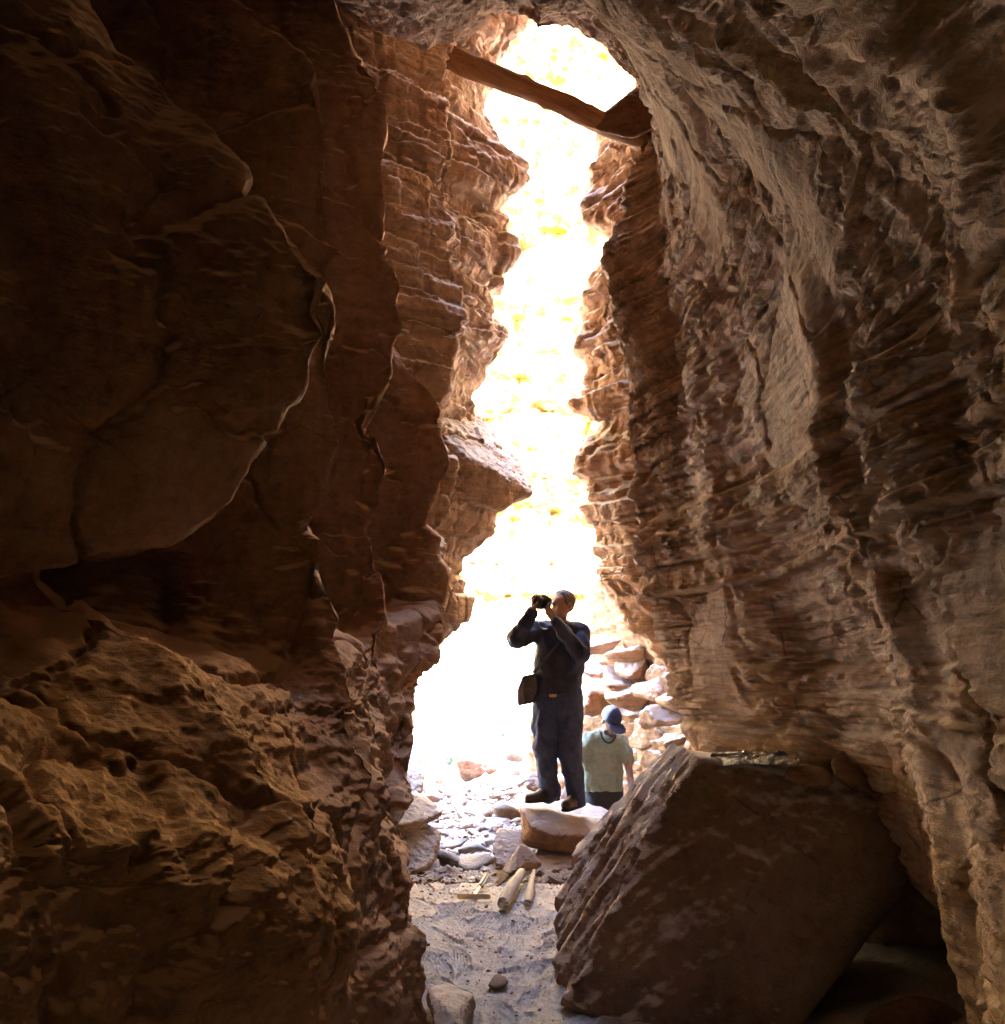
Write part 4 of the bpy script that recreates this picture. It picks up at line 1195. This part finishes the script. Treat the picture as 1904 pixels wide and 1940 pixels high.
# camera held to the eye
cpos = P3(478, 285, -.235)
cam_o = bpy.data.objects.new('camera', None); C.objects.link(cam_o); cam_o.location = cpos
lk = Vector(look).normalized()
cam_o.rotation_euler = lk.to_track_quat('Y', 'Z').to_euler()
tag(cam_o, 'black camera with a short lens raised to the photographer face', 'camera')
bdy = solid('body', [((-.066, -.03, -.046), (.066, .026, .042))], M['black'], cam_o, .009)
solid('viewfinder_hump', [((-.03, -.034, .036), (.03, .02, .066))], M['black'], cam_o, .008)
solid('grip', [((-.083, -.02, -.046), (-.05, .045, .036))], M['black'], cam_o, .012)
def cyl(name, r1, r2, y0, y1, mat, parent, n=28):
    bm = bmesh.new()
    bmesh.ops.create_cone(bm, cap_ends=True, segments=n, radius1=r1, radius2=r2, depth=1)
    for v in bm.verts: v.co = Vector((v.co.x, y0 + (v.co.z + .5) * (y1 - y0), v.co.y))
    bmesh.ops.recalc_face_normals(bm, faces=bm.faces[:])
    es = [e_ for e_ in bm.edges if abs(e_.verts[0].co.y - e_.verts[1].co.y) < 1e-6]
    bmesh.ops.bevel(bm, geom=es, offset=.003, segments=2, affect='EDGES')
    me = bpy.data.meshes.new(name); bm.to_mesh(me); bm.free()
    return link(name, me, mat, parent)
ln = cyl('lens', .036, .038, .02, .105, M['black'], cam_o)
cyl('lens_glass', .030, .029, .1, .107, M['glass'], ln)
cyl('zoom_ring', .0395, .0395, .05, .075, M['rod'], ln)
def strip(name, pts, w, th, mat, parent):
    pts = np.array(pts, float); n = 24
    s_ = np.linspace(0, 1, len(pts)); t = np.linspace(0, 1, n)
    Pp = smooth_axis(np.stack([np.interp(t, s_, pts[:, i]) for i in range(3)], -1), 2, 0)
    T = np.gradient(Pp, axis=0); T /= np.linalg.norm(T, axis=1, keepdims=True)
    Bv = np.cross(T, [0, 1, .01]); Bv /= np.linalg.norm(Bv, axis=1, keepdims=True); Nv = np.cross(T, Bv)
    ring = [(w, th), (-w, th), (-w, -th), (w, -th)]
    V = np.stack([Pp + Bv * a + Nv * b for a, b in ring], 1)
    i = np.arange(n * 4).reshape(n, 4)
    q = np.stack([i[:-1], np.roll(i, -1, 1)[:-1], np.roll(i, -1, 1)[1:], i[1:]], -1).reshape(-1, 4)
    q = np.concatenate([q, [[0, 1, 2, 3], [n * 4 - 1, n * 4 - 2, n * 4 - 3, n * 4 - 4]]])
    return link(name, mesh_from(name, V.reshape(-1, 3), q), mat, parent)
mi = np.array(cam_o.rotation_euler.to_matrix().inverted())
strip('strap', [mi @ (p - cpos) for p in (P3(452, 330, -.24), P3(457, 380, -.24), P3(448, 430, -.22), P3(470, 470, -.15), P3(520, 470, -.12))], .007, .0015, M['black'], cam_o)

# shoulder bag at the hip
bagc = P3(368, 900, -.02)
bag = bpy.data.objects.new('shoulder_bag', None); C.objects.link(bag); bag.location = bagc - (0, 0, .12)
tag(bag, 'dark soft bag hanging at the hip of the standing photographer', 'bag')
bb = H(*[(*c3(x, y), MAN_Y + d_) for x, y, d_ in ((335, 800, -.1), (292, 890, -.08), (300, 1012, -.06), (405, 995, -.1), (440, 900, -.12), (432, 775, -.1), (345, 800, .08), (305, 900, .08), (320, 1000, .08), (420, 985, .06), (440, 790, .06))])
o = hull_rock('pouch', bb, M['bag'], .007, 130, .004, 9, .001, 300)
o.location = Vector(o.location) - bag.location; o.parent = bag
strip('strap', [p - np.array(bag.location) for p in (P3(400, 790, -.02), P3(440, 740, -.16), P3(520, 640, -.18), P3(620, 540, -.15), P3(690, 450, -.04), P3(700, 430, .06))], .014, .002, M['bag'], bag)
o = hull_rock('flap', H(*[(*c3(x, y), MAN_Y + d_) for x, y, d_ in ((338, 808, -.11), (296, 890, -.10), (300, 1005, -.085), (345, 985, -.115), (352, 870, -.125), (338, 808, -.09), (300, 1000, -.07), (350, 980, -.09))]), plain('grey_bag_flap', (.11, .09, .085), .85), .006, 160, .003, 9, .001, 310)
o.location = Vector(o.location) - bag.location; o.parent = bag

# --- second person, lower down, looking at the ground --------------------------
Y2 = 9.05
def Q3(x, y, dY=0.0): return W(*c3(x, y), Y2 + dY)
base2 = Q3(900, 2150)
man2 = bpy.data.objects.new('person', None); C.objects.link(man2); man2.location = base2
tag(man2, 'person in sage green shirt and navy cap bending forward behind the rock', 'person')
lo, hi = Q3(560, 2180) - (0, .5, .05), Q3(1180, 980) + (0, .5, .1)
h2 = Q3(960, 1118, -.16)
look2 = np.array([.30, -.72, -.62])
s2L, s2R = Q3(805, 1245, 0), Q3(1022, 1268, 0)
e2L, w2L = Q3(700, 1420, -.05), Q3(655, 1590, -.22)
e2R, w2R = Q3(1078, 1400, -.06), Q3(1092, 1505, -.16)
S = Sdf(lo, hi, .0095)
at2, Rh2 = head(S, h2, look2, (.1, -.2, 1), 1.0)
S.limb(Q3(950, 1150, -.08), Q3(918, 1210, .02), .052, .06, .03)
S.chain([Q3(860, 1290, .02), Q3(860, 1600, .06)], [.055, .06], .05); S.chain([Q3(945, 1290, .03), Q3(940, 1600, .06)], [.055, .06], .05)
S.limb(s2L, s2R, .05, .05, .04)
S.chain([s2L, e2L, w2L], [.05, .04, .028], .02); S.chain([s2R, e2R, w2R], [.05, .04, .028], .02)
S.chain([Q3(850, 1650, .06), Q3(850, 1900, -.02), Q3(850, 2130, .05)], [.09, .06, .045], .03)
S.chain([Q3(960, 1650, .06), Q3(965, 1900, -.02), Q3(970, 2130, .05)], [.09, .06, .045], .03)
S.limb(Q3(850, 2130, .05), Q3(840, 2145, -.12), .04, .03, .02); S.limb(Q3(970, 2130, .05), Q3(985, 2145, -.12), .04, .03, .02)
hand(S, w2R, (.1, -.1, -1), (-.6, -.5, 0), 1, .3); hand(S, w2L, (-.3, -.5, -.6), (0, .1, -1), -1, .15)
S.build('body', M['skin'], man2, base=base2)
S = Sdf(lo, hi, .0105)
S.chain([Q3(850, 1260, .02), Q3(850, 1450, .04), Q3(845, 1640, .06)], [.095, .118, .125], .05)
S.chain([Q3(955, 1280, .02), Q3(945, 1450, .04), Q3(940, 1640, .06)], [.095, .118, .125], .05)
S.limb(s2L, s2R, .066, .066, .05); S.limb(Q3(922, 1225, .0), Q3(930, 1190, -.01), .085, .066, .05)
S.chain([s2L, s2L * .4 + e2L * .6, e2L], [.07, .062, .056], .02); S.chain([s2R, s2R * .4 + e2R * .6, e2R], [.07, .06, .054], .015)
S.cut(Q3(900, 1612), (0, 0, -1)); S.cut(Q3(930, 1182, -.02), (.05, -.45, .89))
S.build('shirt', M['shirt'], man2, .018, 9, base2)
S = Sdf(lo, hi, .012)
S.chain([Q3(855, 1590, .06), Q3(850, 1750, .03), Q3(848, 1900), Q3(850, 2120, .05)], [.118, .11, .09, .075], .035)
S.chain([Q3(950, 1590, .06), Q3(958, 1750, .03), Q3(965, 1900), Q3(970, 2120, .05)], [.118, .11, .09, .075], .035)
S.cut(Q3(900, 1585), (0, 0, 1)); S.cut(Q3(900, 2130), (0, 0, -1))
S.build('trousers', M['pants2'], man2, .008, 8, base2)
S = Sdf(h2 - .2, h2 + .22, .007)
S.ball(at2(0, -.012, .038), np.array([.084, .102, .094]), .02, Rh2)
S.cut(at2(0, 0, .022), Rh2 @ np.array([0, -.12, -.99]))
cp_ = S.build('cap', M['cap_navy'], man2, .002, 20, base2)
S = Sdf(h2 - .25, h2 + .25, .006)
S.ball(at2(0, .115, .030), np.array([.078, .085, .011]), .01, Rh2)
S.build('brim', M['cap_navy'], cp_, 0, 1, base2)
S = Sdf(h2 - .2, h2 + .22, .007)
S.ball(at2(0, -.016, .040), np.array([.087, .104, .096]), .02, Rh2)
S.cut(at2(0, -.02, .02), Rh2 @ np.array([0, 0, -1])); S.cut(at2(0, -.01, 0), Rh2 @ np.array([-.5, .86, 0]))
S.build('cap_back', M['cap_grey'], cp_, .002, 20, base2)
S = Sdf(h2 - .2, h2 + .2, .007)
S.limb(at2(-.05, .05, -.08), at2(.05, .05, -.08), .022, .022, .02); S.limb(at2(0, .068, -.10), at2(0, .055, -.13), .036, .022, .02)
S.build('beard', M['hair'], man2, .004, 30, base2)
strip('neck_cord', [p - base2 for p in (Q3(885, 1185, -.12), Q3(895, 1240, -.15), Q3(935, 1278, -.155), Q3(975, 1262, -.155), Q3(995, 1210, -.13))], .008, .006, M['black'], man2)

# ------------------------------------------------------------------ pale desert shrubs on the sunlit floor
m, nt, b = new_mat('grey_green_leaves')
n = noise_tex(nt, vmap(nt), 8, 3, .6)
nt.links.new(ramp(nt, n, [(.3, (.05, .075, .03)), (.7, (.11, .14, .065))]), b.inputs['Base Color']); b.inputs['Roughness'].default_value = .7
M['leaf'] = m
M['twig'] = plain('twig', (.16, .11, .07), .9)
rs = np.random.default_rng(5)
def shrub(x, y, r, label):
    e = bpy.data.objects.new('desert_shrub', None); C.objects.link(e)
    z = float(ground_z(np.array(x), np.array(y))); e.location = (x, y, z)
    tag(e, label, 'shrub', 'shrubs on the sunlit canyon floor')
    n = 700
    dirs = rs.normal(size=(n, 3)); dirs[:, 2] = np.abs(dirs[:, 2]) * .8; dirs /= np.linalg.norm(dirs, axis=1, keepdims=True)
    c = dirs * (r * rs.uniform(.45, 1.05, n) * (1 + .35 * fbm((dirs * 2 + x).astype(np.float32), 2)))[:, None]
    t1 = rs.normal(size=(n, 3)); t1 /= np.linalg.norm(t1, axis=1, keepdims=True); t2 = np.cross(t1, dirs); t2 /= np.linalg.norm(t2, axis=1, keepdims=True)
    l = r * .07
    V = np.stack([c - t1 * l, c + t2 * l * .5, c + t1 * l, c - t2 * l * .5], 1).reshape(-1, 3)
    link('foliage', mesh_from('foliage', V, np.arange(n * 4).reshape(n, 4), False), M['leaf'], e)
    TV, TF = [], []
    for k in range(14):
        d_ = dirs[k] * r * .8; s_ = np.cross(d_, [0, 1, .2]); s_ = s_ / np.linalg.norm(s_) * r * .02
        TF.append([len(TV) + j for j in range(3)]); TV += [-s_, s_, d_]
    link('stems', mesh_from('stems', np.array(TV), np.array(TF), False), M['twig'], e)
for (u, v, r, lab) in [(828, 1318, .55, 'pale green shrub left of the gap on the sunlit floor'), (885, 1335, .45, 'low green shrub in the middle of the sunlit floor'), (815, 1436, .30, 'grassy green shrub near the left edge of the bright gap'),
                       (850, 1385, .35, 'small shrub above the lone orange boulder'), (965, 1355, .4, 'faint shrub just left of the photographer'), (900, 1290, .6, 'distant shrub below the sunlit wall')]:
    yy = {1318: 27, 1335: 25, 1436: 14.5, 1385: 20, 1355: 23, 1290: 34}[v]
    shrub(W(u, v, yy)[0], yy, r, lab)

print('BUILD', round(time.time() - _t0, 1))
